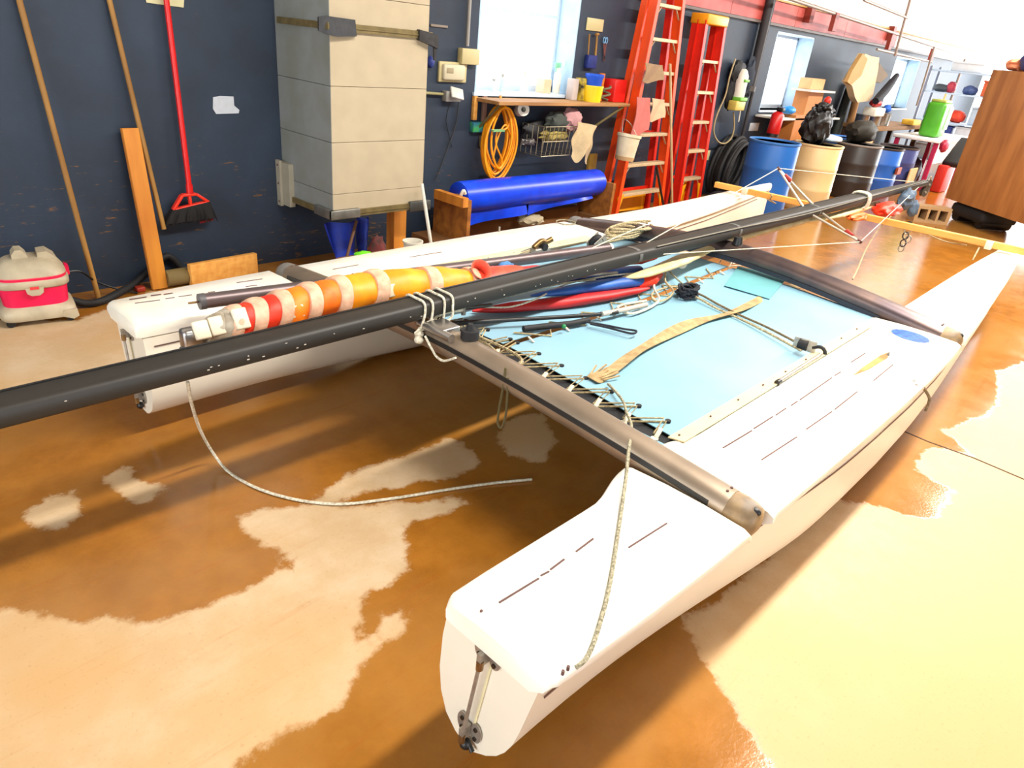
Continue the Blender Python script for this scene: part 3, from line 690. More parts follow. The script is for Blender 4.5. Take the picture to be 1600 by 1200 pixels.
# ---- boom lying along the far hull
boom = thing('boom', 'grey anodised boom tube lying on the far side of the trampoline', 'boom', (1.847, 2.454, 0.570))
a, b_ = V((1.031, 2.492, 0.575)), V((3.227, 2.205, 0.560)); d = (b_ - a).normalized()
bm = B(); cyl(bm, a, b_, .029, n=18); obj('tube', bm, M('boom_alloy', (112, 98, 98), .4, .6, var=.2), boom)
bm = B(); cyl(bm, a - d * .012, a + d * .01, .031, n=18); obj('end_cap', bm, M('cap_grey', (84, 82, 84), .5), boom)
bm = B(); cyl(bm, a - d * .05, a - d * .01, .004, n=6); obj('outhaul_pin', bm, BRASS, boom)
bm = B(); cyl(bm, b_, b_ + d * .022, .031, .026, n=18); obj('end_cap', bm, PLAST_W, boom)

# ---- rolled sail: bright cloth segments between pale sleeves, batten caps at the tip
SC = {'red': M('sail_red', (226, 52, 16), .55, col2=(200, 30, 8), scale=16, bump=.35), 'org': M('sail_orange', (240, 130, 12), .55, col2=(224, 96, 8), scale=14, bump=.35),
      'yel': M('sail_yellow', (244, 160, 16), .5, col2=(236, 132, 10), scale=10, bump=.3), 'pnk': M('sail_coral', (226, 84, 52), .5, col2=(206, 50, 34), scale=9, bump=.4),
      'wht': M('sail_sleeve', (222, 178, 148), .7, col2=(196, 150, 120), scale=30, bump=.3), 'gry': M('sail_tip_grey', (178, 168, 150), .7, col2=(140, 126, 106), scale=20, bump=.4),
      'crm': M('sail_crimson', (186, 26, 26), .5, col2=(160, 14, 16), scale=8, bump=.4), 'blu': M('sail_blue', (38, 92, 168), .5, col2=(26, 70, 140), scale=8, bump=.4)}
sail = thing('rolled_sail', 'rolled orange and yellow sail tied with pale sleeves beside the mast', 'sail', (1.5, 2.15, .55))
SP = spline([(.77, 2.085, .630), (.92, 2.085, .640), (1.2, 2.10, .648), (1.5, 2.10, .652), (1.68, 2.075, .648), (1.9, 2.05, .622), (2.25, 2.05, .59), (2.7, 1.98, .56)], 20)
def sail_at(px_x):  # by distance along x
    for p, q in zip(SP[:-1], SP[1:]):
        if p.x <= px_x <= q.x: return p.lerp(q, (px_x - p.x) / (q.x - p.x))
    return SP[0] if px_x < SP[0].x else SP[-1]
def seg(x0, x1, r0, r1, mat, name, lumpy=.06, seed=0):
    bm = B(); rs = []; n = max(4, int((x1 - x0) / .018))
    for i in range(n + 1):
        t = i / n; x = lerp(x0, x1, t); c = sail_at(x); r = .87 * lerp(r0, r1, t) * (1 - .10 * (1 - math.sin(PI * min(1, max(0, .12 + .76 * t)))))
        ring = []
        for j in range(28):
            a = 2 * PI * j / 28; k = 1 + lumpy * mnoise.noise(V(x * 9 + seed, math.cos(a) * 1.3, math.sin(a) * 1.3)) + lumpy * .5 * mnoise.noise(V(x * 30 + seed, math.cos(a) * 3, math.sin(a) * 3))
            ring.append((x + .02 * math.sin(a), c.y + r * k * 1.05 * math.cos(a), c.z + r * k * math.sin(a)))
        rs.append(ring)
    rings(bm, rs); return obj(name, bm, SC[mat], sail, smooth=60)
SEGS = [(.862, .905, .052, .060, 'gry'), (.90, .945, .062, .070, 'gry'), (.925, .965, .070, .076, 'wht'), (.955, 1.01, .070, .072, 'red'), (1.0, 1.05, .080, .080, 'wht'), (1.045, 1.105, .075, .076, 'red'),
        (1.098, 1.145, .086, .086, 'wht'), (1.14, 1.215, .079, .080, 'org'), (1.21, 1.26, .090, .090, 'wht'), (1.255, 1.34, .082, .083, 'org'), (1.335, 1.385, .092, .092, 'wht'), (1.38, 1.50, .083, .084, 'yel'),
        (1.495, 1.55, .091, .091, 'wht'), (1.545, 1.735, .081, .081, 'yel'), (1.73, 1.785, .090, .092, 'wht'), (1.78, 1.965, .088, .074, 'yel'), (1.96, 2.005, .078, .078, 'wht'), (2.0, 2.30, .072, .066, 'pnk'), (2.29, 2.68, .062, .045, 'crm')]
for i, (x0, x1, r0, r1, m_) in enumerate(SEGS): seg(x0, x1, r0, r1, m_, 'sleeve' if m_ == 'wht' else 'cloth', .10 if m_ not in ('wht',) else .05, i)
for (px_, dx, w_, h_) in ((.835, 0, .05, .06), (.885, 0, .045, .062), (.962, 0, .05, .07), (1.165, 0, .05, .045), (1.57, 0, .05, .05)):
    c = sail_at(px_); bm = B(); r = .066 if px_ > .9 else .05
    if px_ > 1.0: r = .078
    else: r *= .9
    box(bm, c + V(0, -r * .80, r * (.55 if px_ < 1 else .15)), (w_, .014, h_), Matrix.Rotation(-.55 if px_ < 1 else -.2, 3, 'X'), bev=.005); obj('batten_cap', bm, M('batten_cap_cream', (222, 210, 182), .5), sail)
bm = B(); c = sail_at(.81); box(bm, c + V(-.0, -.01, -.005), (.06, .05, .07), bev=.012); box(bm, c + V(-.03, -.02, -.04), (.02, .03, .03), bev=.006); obj('head_board', bm, ALU, sail)
# curled red mouth standing up from the roll
bm = B(); c = sail_at(2.03) + V(0, -.02, .045)
R_ = Matrix.Rotation(-.5, 3, 'Y') @ Matrix.Rotation(.75, 3, 'X'); rs = []
for (rr, h) in ((.034, -.03), (.036, .0), (.043, .035), (.052, .062), (.056, .066), (.050, .062), (.040, .035), (.032, .0), (.030, -.02)):
    rr *= .74; h *= .8; rs.append([c + R_ @ V(rr * math.cos(2 * PI * j / 24), rr * 1.15 * math.sin(2 * PI * j / 24), h) for j in range(24)])
rings(bm, rs, cap=False); obj('curled_edge', bm, M('sail_curl', (240, 110, 84), .5, col2=(224, 74, 50)), sail, smooth=60)
# folds of the same sail showing below the mast on the near side
def fold(pts, rad, mat, flat=.6):
    P = spline(pts, 10); bm = B(); rs = []; n = len(P)
    for i, p in enumerate(P):
        t = i / (n - 1); r = interp(rad, t); d = (P[min(i + 1, n - 1)] - P[max(i - 1, 0)]).normalized(); s = V(-d.y, d.x, 0).normalized()
        ring = []
        for j in range(18):
            a = 2 * PI * j / 18; k = 1 + .12 * mnoise.noise(V(p.x * 6, math.cos(a), math.sin(a) + r))
            ring.append(p + s * (r * k * math.cos(a)) + V(0, 0, r * flat * k * math.sin(a)))
        rs.append(ring)
    rings(bm, rs); return obj('fold', bm, SC[mat], sail, smooth=60)
fold([(1.987, 2.007, 0.500), (2.154, 1.928, 0.510), (2.407, 1.843, 0.512), (2.666, 1.778, 0.515), (2.959, 1.733, 0.515)], [(0, .006), (.25, .030), (.6, .036), (.9, .022), (1, .004)], 'crm', .75)
fold([(2.267, 1.921, 0.545), (2.513, 1.859, 0.550), (2.757, 1.813, 0.550), (2.982, 1.773, 0.540)], [(0, .006), (.3, .034), (.8, .040), (1, .020)], 'blu', .7)
fold([(2.522, 1.948, 0.560), (2.814, 1.898, 0.565), (3.062, 1.872, 0.560)], [(0, .008), (.5, .040), (1, .022)], 'blu', .7)
fold([(2.900, 1.774, 0.530), (3.016, 1.776, 0.540), (3.179, 1.813, 0.530)], [(0, .018), (.5, .045), (1, .015)], 'red', .8)
fold([(3.004, 1.949, 0.575), (3.154, 1.939, 0.580), (3.306, 1.934, 0.570)], [(0, .010), (.5, .032), (1, .012)], 'red', .8)
bm = B(); lump(bm, (2.429, 2.244, 0.560), (.05, .035, .03), .3, seed=4); obj('fold', bm, M('sail_sky', (70, 130, 190), .5, bump=.3, scale=9), sail)

# ---- furled cream jib below the mast
JIB = M('jib_cream', (212, 194, 146), .6, col2=(190, 168, 116), scale=9, bump=.35)
jib = thing('furled_jib', 'furled cream jib sail slung along the underside of the mast', 'sail', (3.6, 1.75, .55))
def jroll(pts, rad, flat, nm='roll'):
    P = spline(pts, 10); bm = B(); rs = []; n = len(P)
    for i, p in enumerate(P):
        t = i / (n - 1); r = interp(rad, t); d = (P[min(i + 1, n - 1)] - P[max(i - 1, 0)]).normalized(); s = V(-d.y, d.x, 0).normalized(); ring = []
        for j in range(16):
            a = 2 * PI * j / 16; k = 1 + .10 * mnoise.noise(V(p.x * 8, math.cos(a) + a * .5, math.sin(a)))
            ring.append(p + s * (r * k * math.cos(a)) + V(0, 0, r * flat * k * math.sin(a)))
        rs.append(ring)
    rings(bm, rs); return obj(nm, bm, JIB, jib, smooth=50)
jroll([(2.815, 1.812, 0.570), (2.952, 1.763, 0.585), (3.296, 1.788, 0.590), (3.833, 1.832, 0.600)], [(0, .008), (.2, .030), (.7, .050), (1, .018)], .42)
jroll([(3.779, 1.822, 0.625), (3.978, 1.810, 0.630), (4.392, 1.801, 0.640), (4.827, 1.774, 0.650), (4.956, 1.774, 0.650)], [(0, .02), (.2, .036), (.6, .048), (.95, .032), (1, .02)], .6)
jroll([(4.869, 1.756, 0.650), (5.099, 1.706, 0.660), (5.524, 1.681, 0.670), (6.147, 1.692, 0.680)], [(0, .02), (.4, .034), (.8, .04), (1, .02)], .55)
bm = B(); c = V((3.372, 1.803, 0.560)); lathe(bm, [(.027, -.006), (.027, .006), (.015, .006), (.015, -.006)], c, (.75, .45, -.4), 20, closed=True); tag(obj('plastic_ring', bm, PLAST_W), 'white plastic ring lying against the cream furled jib', 'ring')

# ---- loose lines
def line(name, pts, r, mat, label, cat='rope', n=6, k=6, group=None):
    bm = B(); tube(bm, pts, r, n=n, k=k); return tag(obj(name, bm, mat), label, cat, group)
line('rope', [(0.717, 1.900, 0.572), (0.764, 2.013, 0.430), (0.848, 2.188, 0.220), (0.913, 2.260, 0.060), (0.932, 2.181, 0.007), (0.961, 2.032, 0.007), (1.018, 1.906, 0.007), (1.090, 1.809, 0.007), (1.167, 1.742, 0.007), (1.324, 1.662, 0.007), (1.508, 1.583, 0.007), (1.674, 1.505, 0.007), (1.817, 1.426, 0.007)], .0055, ROPEW, 'thin pale rope hanging from the mast and trailing over the wet floor')
line('rope', [(1.910, 1.211, 0.500), (1.870, 1.149, 0.508), (1.825, 1.084, 0.510), (1.762, 1.027, 0.515), (1.689, 0.961, 0.530), (1.598, 0.903, 0.545), (1.502, 0.845, 0.560), (1.422, 0.792, 0.535), (1.330, 0.735, 0.515), (1.194, 0.654, 0.512), (1.113, 0.606, 0.512), (1.028, 0.559, 0.512), (0.963, 0.527, 0.512), (0.906, 0.501, 0.513), (0.863, 0.487, 0.512), (0.835, 0.488, 0.510)], .0052, M('grey_rope', (176, 168, 140), .85, col2=(104, 98, 76), scale=150, bump=.4), 'grey braided rope draped over the rear crossbeam down onto the near deck')
line('rope_loop', [(1.550, 1.389, 0.593), (1.550, 1.391, 0.519), (1.550, 1.399, 0.429), (1.550, 1.399, 0.378), (1.550, 1.381, 0.365), (1.550, 1.368, 0.405), (1.550, 1.366, 0.468), (1.550, 1.373, 0.563)], .0045, M('olive_rope', (92, 80, 46), .9), 'dark rope loop hanging below the rear crossbeam')
line('rope', [(2.887, 0.902, 0.500), (2.964, 1.090, 0.498), (3.015, 1.243, 0.497), (3.041, 1.393, 0.500), (3.060, 1.495, 0.510), (3.065, 1.561, 0.515)], .0055, ROPE, 'tan control line running from the cleat block to the dark rope bundle', group='control lines on the trampoline')
line('rope', [(2.949, 0.917, 0.500), (3.028, 1.120, 0.498), (3.065, 1.268, 0.497), (3.100, 1.408, 0.500), (3.124, 1.520, 0.510), (3.118, 1.585, 0.515)], .0055, M('brown_rope', (128, 108, 76), .85, col2=(80, 64, 40), scale=130), 'brown control line beside the tan one, ending at the dark rope bundle', group='control lines on the trampoline')
line('rope', [(1.776, 1.931, 0.530), (1.781, 1.783, 0.520), (1.803, 1.625, 0.510), (1.790, 1.528, 0.505), (1.716, 1.506, 0.500), (1.778, 1.669, 0.500), (1.782, 1.764, 0.510), (1.786, 1.845, 0.530)], .006, ROPE, 'thick tan rope twisted through the lacing by the rear crossbeam')
line('rope', [(2.816, 1.653, 0.500), (2.669, 1.682, 0.500), (2.597, 1.667, 0.500), (2.594, 1.593, 0.500), (2.728, 1.586, 0.500), (2.864, 1.613, 0.510), (2.967, 1.712, 0.520), (3.136, 1.813, 0.530), (3.262, 1.857, 0.540)], .006, ROPEW, 'pale rope curling in a loop beside the dark rope bundle')
line('rope', [(3.237, 1.818, 0.530), (3.087, 1.723, 0.530), (3.015, 1.629, 0.520), (2.894, 1.595, 0.510), (2.838, 1.624, 0.505), (2.919, 1.686, 0.510), (3.038, 1.687, 0.515), (3.111, 1.650, 0.520)], .0055, ROPE, 'tan rope knotted in small coils left of the dark rope bundle')
line('rope', [(3.268, 1.813, 0.530), (3.172, 1.697, 0.530), (3.123, 1.611, 0.530), (3.218, 1.600, 0.520)], .0045, M('grey_rope', (176, 168, 140)), 'grey rope end running into the top of the dark rope bundle')
# dark bundle
bm = B(); c = V((3.066, 1.577, 0.520)); rnd = random.Random(5)
for q in range(7):
    pts = []; ph = rnd.uniform(0, 6)
    for i in range(11):
        a = ph + i * 1.25; pts.append(c + V(.075 * math.cos(a) * rnd.uniform(.5, 1.0), .055 * math.sin(a) * rnd.uniform(.5, 1.0), rnd.uniform(-.018, .035)))
    tube(bm, pts, .0062, n=5, k=4)
tag(obj('rope_bundle', bm, ROPEK), 'tangled navy-black rope bundle on the blue trampoline', 'rope')
# cleat block
t = thing('cleat_block', 'steel cleat block lying by the near hull rail', 'block', (2.953, 0.887, 0.492))
c = V((2.911, 0.875, 0.510)); dd = (V((2.916, 0.824, 0.510)) - V((2.893, 0.927, 0.510))).normalized()
bm = B(); beam(bm, c - dd * .045 + V(0, 0, .012), c + dd * .02 + V(0, 0, .012), .004, .05); beam(bm, c - dd * .045 + V(.0, .03, .012), c + dd * .02 + V(0, .03, .012), .004, .05); obj('cheek', bm, STEEL, t)
bm = B(); cyl(bm, c + V(0, -.004, .012) - dd * .018, c + V(0, .034, .012) - dd * .018, .022, n=16); obj('sheave', bm, DARK, t)
bm = B(); tube(bm, [c + dd * .02 + V(0, .015, .01), c + dd * .04 + V(0, .005, .022), c + dd * .055 + V(0, .0, .012), c + dd * .062 + V(0, 0, -.004)], .008, n=8); obj('cam_arm', bm, DARK, t)
# rod along the rail
t = thing('tiller_rod', 'thin steel rod with a black end lying against the near rail', 'rod', (2.685, 0.835, 0.500))
a, b_ = V((2.457, 0.815, 0.512)), V((2.889, 0.822, 0.512)); d = (b_ - a).normalized()
bm = B(); cyl(bm, a, b_, .0075, n=10); obj('tube', bm, STEEL, t)
bm = B(); cyl(bm, a - d * .012, a + d * .014, .0105, n=10); obj('end_plug', bm, BLACK, t)
# black tiller tubes on the trampoline
t = thing('tiller_tube', 'long thin black tiller tube lying across the trampoline centre', 'tube', (2.169, 1.787, 0.500))
bm = B(); tube(bm, [(1.554, 1.900, 0.560), (1.694, 1.877, 0.550), (1.911, 1.844, 0.525), (2.159, 1.744, 0.520), (2.433, 1.640, 0.515), (2.519, 1.613, 0.515)], .0095, n=8); obj('tube', bm, BLACK, t)
bm = B(); tube(bm, [(2.426, 1.635, 0.518), (2.573, 1.617, 0.515), (2.737, 1.603, 0.512)], .0125, n=8); obj('joint', bm, GREYP, t)
line('tiller_grip', [(2.020, 1.733, 0.505), (2.116, 1.704, 0.505), (2.235, 1.661, 0.505), (2.346, 1.643, 0.505)], .0135, DARK, 'short fuzzy black grip tube beside the centre lacing', 'tube', n=10)
line('rope', [(2.315, 1.636, 0.505), (2.360, 1.565, 0.505), (2.398, 1.489, 0.505), (2.426, 1.445, 0.505), (2.382, 1.441, 0.505), (2.348, 1.538, 0.505), (2.315, 1.611, 0.505)], .0048, ROPEK, 'thin black cord looped at the end of the fuzzy grip')
bm = B(); ball(bm, (2.164, 1.636, 0.518), .010); tag(obj('cord_stopper', bm, M('stopper_green', (20, 130, 70), .5)), 'small green ball stopper beside the black grip', 'stopper')
# stays gathered under the mast
line('wire_stay', [(1.902, 1.961, 0.550), (1.987, 1.924, 0.545), (2.099, 1.880, 0.540), (2.268, 1.882, 0.545), (2.421, 1.902, 0.560), (2.554, 1.896, 0.570), (2.799, 1.849, 0.575), (2.962, 1.769, 0.585)], .0042, ROPEW, 'pale wire stay curving over the red sail folds')
line('wire_stay', [(1.943, 1.959, 0.560), (2.100, 1.923, 0.570), (2.327, 1.901, 0.580), (2.493, 1.887, 0.580), (2.638, 1.846, 0.580)], .004, M('grey_rope', (176, 168, 140)), 'grey wire stay running straight beneath the mast')
t = thing('adjuster', 'steel stay adjuster fitting below the mast', 'fitting', (2.623, 1.855, 0.580))
bm = B(); a, b_ = V((2.536, 1.924, 0.590)), V((2.807, 1.838, 0.590)); beam(bm, a, a.lerp(b_, .35), .014, .022, bev=.004); obj('plate', bm, M('plate_olive', (150, 138, 104), .5, .4), t)
bm = B(); beam(bm, a.lerp(b_, .3), b_, .010, .014, bev=.003); obj('bar', bm, STEEL, t)
bm = B(); ball(bm, (1.860, 1.935, 0.584), (.012, .012, .020)); cyl(bm, (1.860, 1.933, 0.568), (1.860, 1.930, 0.535), .010, n=10); tag(obj('shackle', bm, STEEL), 'grey steel shackle at the aft end of the red sail fold', 'shackle')
line('shroud', [(1.890, 1.960, 0.550), (1.947, 1.942, 0.550), (2.013, 1.920, 0.550)], .010, M('shroud_dark', (60, 58, 52), .5), 'dark stay terminal behind the steel shackle', 'fitting', n=8)

# ---- far side: rope coil, cam block, wire loop
bm = B(); c = V((3.480, 2.332, 0.540)); rnd = random.Random(11)
for q in range(9):
    pts = [c + V(.20 * math.cos(i * PI / 5) * (.6 + .05 * q) + .02 * q, .085 * math.sin(i * PI / 5) * (.7 + .04 * q), .02 + .012 * math.sin(i + q) + .006 * q) for i in range(11)]
    tube(bm, pts, .0075, n=5, k=4)
tag(obj('rope_coil', bm, ROPE), 'flat coil of tan sheet rope on the far side by the front crossbeam', 'rope')
t = thing('ratchet_block', 'dark ratchet block resting at the aft end of the tan rope coil', 'block', (3.391, 2.392, 0.520))
bm = B(); c = V((3.275, 2.325, 0.560)); lathe(bm, [(.035, -.02), (.045, -.01), (.045, .01), (.035, .02)], c, (.3, 1, .3), 18); obj('sheave', bm, DARK, t)
bm = B(); beam(bm, c + V(-.05, -.028, -.02), c + V(.05, -.028, .03), .005, .05, bev=.002); beam(bm, c + V(-.05, .028, -.02), c + V(.05, .028, .03), .005, .05, bev=.002); obj('cheek', bm, STEEL, t)
t = thing('cam_cleat', 'bronze cam cleat standing on the far deck edge', 'cleat', (3.007, 2.516, 0.500))
c = V((2.945, 2.467, 0.540)); bm = B(); box(bm, c + V(0, 0, -.02), (.13, .05, .03), bev=.008); obj('base', bm, STEEL, t)
bm = B(); tube(bm, [c + V(-.06, 0, 0), c + V(0, .0, .03), c + V(.04, .0, .02), c + V(.08, -.01, .035)], .016, n=8); obj('arm', bm, BRASS, t)
bm = B(); cyl(bm, c + V(.01, -.03, 0), c + V(.01, .03, 0), .022, n=14); obj('sheave', bm, DARK, t)
line('wire', [(2.820, 2.496, 0.520), (2.919, 2.514, 0.520), (2.992, 2.505, 0.520)], .004, STEEL, 'short steel wire leading aft from the bronze cam cleat', 'wire')
bm = B(); pts = [V((3.642, 2.858, 0.507)) + V(.07 * math.cos(2 * PI * i / 12), .06 * math.sin(2 * PI * i / 12), .004) for i in range(13)]; tube(bm, pts, .0035, n=5, k=4); tag(obj('wire_loop', bm, M('grey_rope', (176, 168, 140))), 'thin ring of wire lying on the far deck behind the front crossbeam', 'wire')
line('trapeze_wire', [(3.075, 2.207, 0.580), (3.252, 2.190, 0.620), (3.495, 2.148, 0.680)], .0038, ROPEW, 'white wire rising from the boom end over the rope coil', 'wire')
line('hook_wire', [(1.523, 2.407, 0.600), (1.552, 2.389, 0.620), (1.572, 2.349, 0.620), (1.610, 2.350, 0.630)], .004, DARK, 'bent dark wire poking up behind the yellow sail roll', 'wire')
# bow: pine strip across both bows, tied down; cloth bundles under the masthead
t = thing('pine_strip', 'long pine batten lying across both bows', 'batten', (5.68, YM, .60))
a = V((5.623, 2.855, 0.625)); b_ = V((5.746, 0.552, 0.625)); bm = B(); beam(bm, a, b_, .045, .045, bev=.003); obj('batten', bm, PINEX, t, smooth=0)
for px_ in ((5.681, 0.787, 0.625), (5.608, 2.572, 0.625)):
    bm = B(); boxab(bm, V(px_) + V(-.028, -.02, -.027), V(px_) + V(.028, .02, .027), .004); obj('tape', bm, M('masking_tape', (232, 216, 184), .6), t)
line('tie_cord', [(5.975, 2.534, 0.600), (5.533, 2.308, 0.655), (5.644, 2.356, 0.600), (5.756, 2.351, 0.560), (5.662, 2.398, 0.600), (5.780, 2.357, 0.620)], .005, ROPE, 'knotted tan cord around the pine batten beside the far bow')
line('tie_cord', [(5.649, 0.831, 0.600), (5.533, 0.819, 0.570), (5.499, 0.817, 0.540)], .005, ROPE, 'short cord end dangling from the pine batten by the near bow')
line('rope', [(5.745, 1.463, 0.660), (5.632, 1.492, 0.550), (5.366, 1.455, 0.450), (4.741, 1.295, 0.460), (4.214, 1.160, 0.520)], .0055, ROPE, 'tan rope stretched from the pine batten down to the front crossbeam')
line('cord', [(5.853, 1.299, 0.620), (5.829, 1.199, 0.580), (5.874, 1.070, 0.550), (5.634, 0.907, 0.600)], .004, ROPE, 'slack tan cord sagging beneath the pine batten')
line('hull_cord', [(2.997, 0.444, 0.490), (3.045, 0.433, 0.460), (3.058, 0.411, 0.430), (3.063, 0.407, 0.400), (3.064, 0.407, 0.370)], .006, M('brown_rope', (128, 108, 76)), 'short knotted brown cord hanging from the near hull gunwale')
bm = B(); q = mp(5.65); pts = [q + V(0, .055, -.03), q + V(0, .05, .04), q + V(0, -.05, .04), q + V(.01, -.06, -.04), q + V(.0, -.02, -.07)]
for k_ in range(3): tube(bm, [p + V(k_ * .022, 0, 0) for p in pts], .008, n=6, k=4)
tag(obj('mast_tie', bm, ROPEW), 'white webbing tie holding the mast to the pine batten', 'strap')
bm = B(); lump(bm, (6.022, 1.581, 0.660), (.19, .09, .05), .35, 2.5, seed=3); tag(obj('sail_bundle', bm, M('bundle_red', (232, 60, 24), .55, col2=(206, 38, 12), scale=10, bump=.4)), 'crumpled bright red sail cloth below the masthead', 'cloth')
bm = B(); lump(bm, (5.551, 1.634, 0.640), (.16, .05, .03), .35, 2.5, seed=6); tag(obj('sail_bundle', bm, M('bundle_orange', (236, 110, 44), .55, bump=.4)), 'thin orange sail cloth tucked between mast and batten', 'cloth')
bm = B(); lump(bm, (6.456, 1.573, 0.700), (.10, .06, .085), .35, 2.6, seed=9); lump(bm, (6.615, 1.536, 0.620), (.05, .04, .07), .3, 2.6, seed=12); tag(obj('sail_bag', bm, M('bag_bluegrey', (92, 112, 130), .7, col2=(60, 74, 92), scale=12, bump=.4)), 'blue-grey cloth bag hanging just below the masthead', 'bag')
t = thing('trapeze_chain', 'dark trapeze hooks and rings dangling from the batten over the floor', 'rigging', (6.472, 1.482, 0.400))
prev = V((6.124, 1.405, 0.600))
for i, c in enumerate([(6.000, 1.383, 0.584), (6.000, 1.380, 0.545), (6.000, 1.380, 0.504), (6.000, 1.354, 0.481), (6.000, 1.379, 0.444), (6.000, 1.380, 0.403)]):
    bm = B(); c = V(c); pts = [c + V(0, .02 * math.cos(a), .028 * math.sin(a)) for a in [j * PI / 4 + i for j in range(9)]]; tube(bm, pts, .005, n=5, k=2); obj('link', bm, STEEL if i % 2 else DARK, t)
# ================================================================== ALONG THE LEFT WALL
def ext(a, b, k): a = V(a); b = V(b); return a + (b - a) * k
HANDLE = M('worn_wood_pole', (168, 124, 58), .6, col2=(136, 94, 38), scale=9, stretch=(1, 1, .2))
a = V((1.161, 4.250, 0.105)); b_ = V((1.094, 4.370, 1.508)); a = a + (a - b_) * (a.z - .002) / (b_.z - a.z)
bm = B(); cyl(bm, a, ext(a, b_, 1.08), .0145, n=12); tag(obj('wooden_pole', bm, HANDLE), 'long wooden pole leaning on the blue wall beside the pink vacuum', 'pole')
a = V((1.599, 4.300, 0.346)); b_ = V((1.505, 4.375, 1.547))
bm = B(); cyl(bm, a, ext(a, b_, 1.1), .0135, n=12); p_ = tag(obj('wooden_pole', bm, HANDLE), 'thinner wooden pole on the wall just left of the red broom', 'pole')
# lumber
a = V((1.509, 4.250, 0.037)); b_ = V((1.501, 4.345, 0.918)); a = a + (a - b_) * (a.z - .003) / (b_.z - a.z)
bm = B(); beam(bm, a, b_, .088, .038, up=(0, -1, .1), bev=.003); tag(obj('lumber', bm, PINE), 'weathered pine two-by-four leaning upright against the wall', 'board')
# broom
t = thing('broom', 'red broom with black bristles hung on the dark blue wall', 'broom', (1.776, 4.330, 0.370))
REDP = M('broom_red', (214, 22, 20), .35, var=.15)
b0, b1 = V((1.787, 4.320, 0.540)), V((1.788, 4.350, 1.576))
bm = B(); cyl(bm, b0, ext(b0, b1, 1.12), .0155, n=14); obj('handle', bm, REDP, t)
bm = B(); cyl(bm, b0 - (b1 - b0) * .0, ext(b0, b1, .05), .020, n=14); obj('socket', bm, REDP, t)
q = [(1.642, 4.320, 0.445), (1.683, 4.320, 0.472), (1.733, 4.320, 0.537), (1.830, 4.320, 0.537), (1.897, 4.320, 0.492), (1.891, 4.320, 0.469), (1.679, 4.320, 0.441)]
QL = [V((1.673, 4.320, 0.450)), V((1.736, 4.320, 0.533)), V((1.822, 4.320, 0.534)), V((1.892, 4.320, 0.481))]
bm = B()
for a, c in zip(QL, QL[1:] + QL[:1]): beam(bm, a, c, .036, .016, up=(QL[1] - QL[0]), bev=.004)
beam(bm, (QL[1] + QL[2]) / 2, (QL[0] + QL[3]) / 2, .03, .016, up=(1, 0, 0), bev=.004); obj('head_frame', bm, M('broom_head_red', (232, 50, 28), .4), t)
bm = B(); tl, trr, br, bl = V((1.665, 4.320, 0.450)), V((1.896, 4.320, 0.484)), V((1.934, 4.320, 0.368)), V((1.609, 4.320, 0.363))
rnd = random.Random(8)
for i in range(150):
    u = rnd.random(); yy = rnd.uniform(-.025, .025); p0 = tl.lerp(trr, u) + V(0, yy * .7, 0); p1 = bl.lerp(br, u) + V(rnd.uniform(-.006, .006), yy * 1.4, rnd.uniform(-.01, .012))
    cyl(bm, p0, p1, .0028, .002, n=3)
for s in (-.02, 0, .02): prism(bm, [tl + V(0, s, 0), trr + V(0, s, 0), trr.lerp(br, .9) + V(0, s, 0), tl.lerp(bl, .9) + V(0, s, 0)], (0, .008, 0))
o = obj('bristles', bm, M('bristle_black', (20, 18, 18), .8, var=.3, scale=60), t, smooth=0); o['kind'] = 'stuff'
bm = B(); beam(bm, (1.839, 4.350, 0.351), (1.923, 4.350, 0.362), .02, .012); obj('bristle_tip', bm, M('bristle_red', (170, 20, 20), .7), t)
# scraps of paper / tape
def sheet(name, pts, mat, label, cat, th=.003):
    bm = B(); prism(bm, pts, (0, th, 0)); return tag(obj(name, bm, mat, smooth=0), label, cat)
sheet('paper_scrap', [(2.019, 4.394, 1.080), (2.063, 4.394, 1.088), (2.148, 4.394, 1.086), (2.148, 4.394, 1.034), (2.179, 4.394, 1.008), (2.173, 4.394, 0.989), (2.029, 4.394, 0.985), (2.012, 4.394, 1.015)], PAPER, 'torn pale grey paper scrap stuck to the wall right of the broom', 'paper')
sheet('paper_note', [(1.694, 4.394, 1.595), (1.907, 4.394, 1.605), (1.897, 4.394, 1.547), (1.699, 4.394, 1.553)], M('note_cream', (214, 206, 160), .8), 'cream paper note on the wall behind the broom handle', 'paper')
# ---- vacuum
vc = V((0.840, 4.091, 0.000)) + V(.0, .05, 0); VS = .88
vac = thing('wet_dry_vacuum', 'grey wet and dry vacuum with a bright pink tank on the floor by the wall', 'vacuum cleaner', vc)
yaw = Matrix.Rotation(-.16, 3, 'Z')
def sq(w, d, z, rnd_=.35, n=32, off=(0, 0)):
    out = []
    for i in range(n):
        a = 2 * PI * i / n; cs, sn = math.cos(a), math.sin(a)
        out.append(vc + VS * (yaw @ V(w * math.copysign(abs(cs) ** rnd_, cs) + off[0], d * math.copysign(abs(sn) ** rnd_, sn) + off[1], z)))
    return out
VG = M('vacuum_grey', (188, 174, 146), .5, col2=(164, 150, 124), scale=9); VP = M('vacuum_pink', (236, 20, 84), .35, col2=(224, 10, 70), scale=6)
bm = B(); rings(bm, [sq(.185, .165, .035), sq(.195, .172, .05), sq(.192, .168, .085), sq(.172, .150, .115, .5)]); obj('base', bm, VG, vac, smooth=50)
bm = B(); rings(bm, [sq(.165, .145, .105, .5), sq(.172, .152, .20, .5), sq(.176, .156, .235, .5)]); obj('tank', bm, VP, vac, smooth=50)
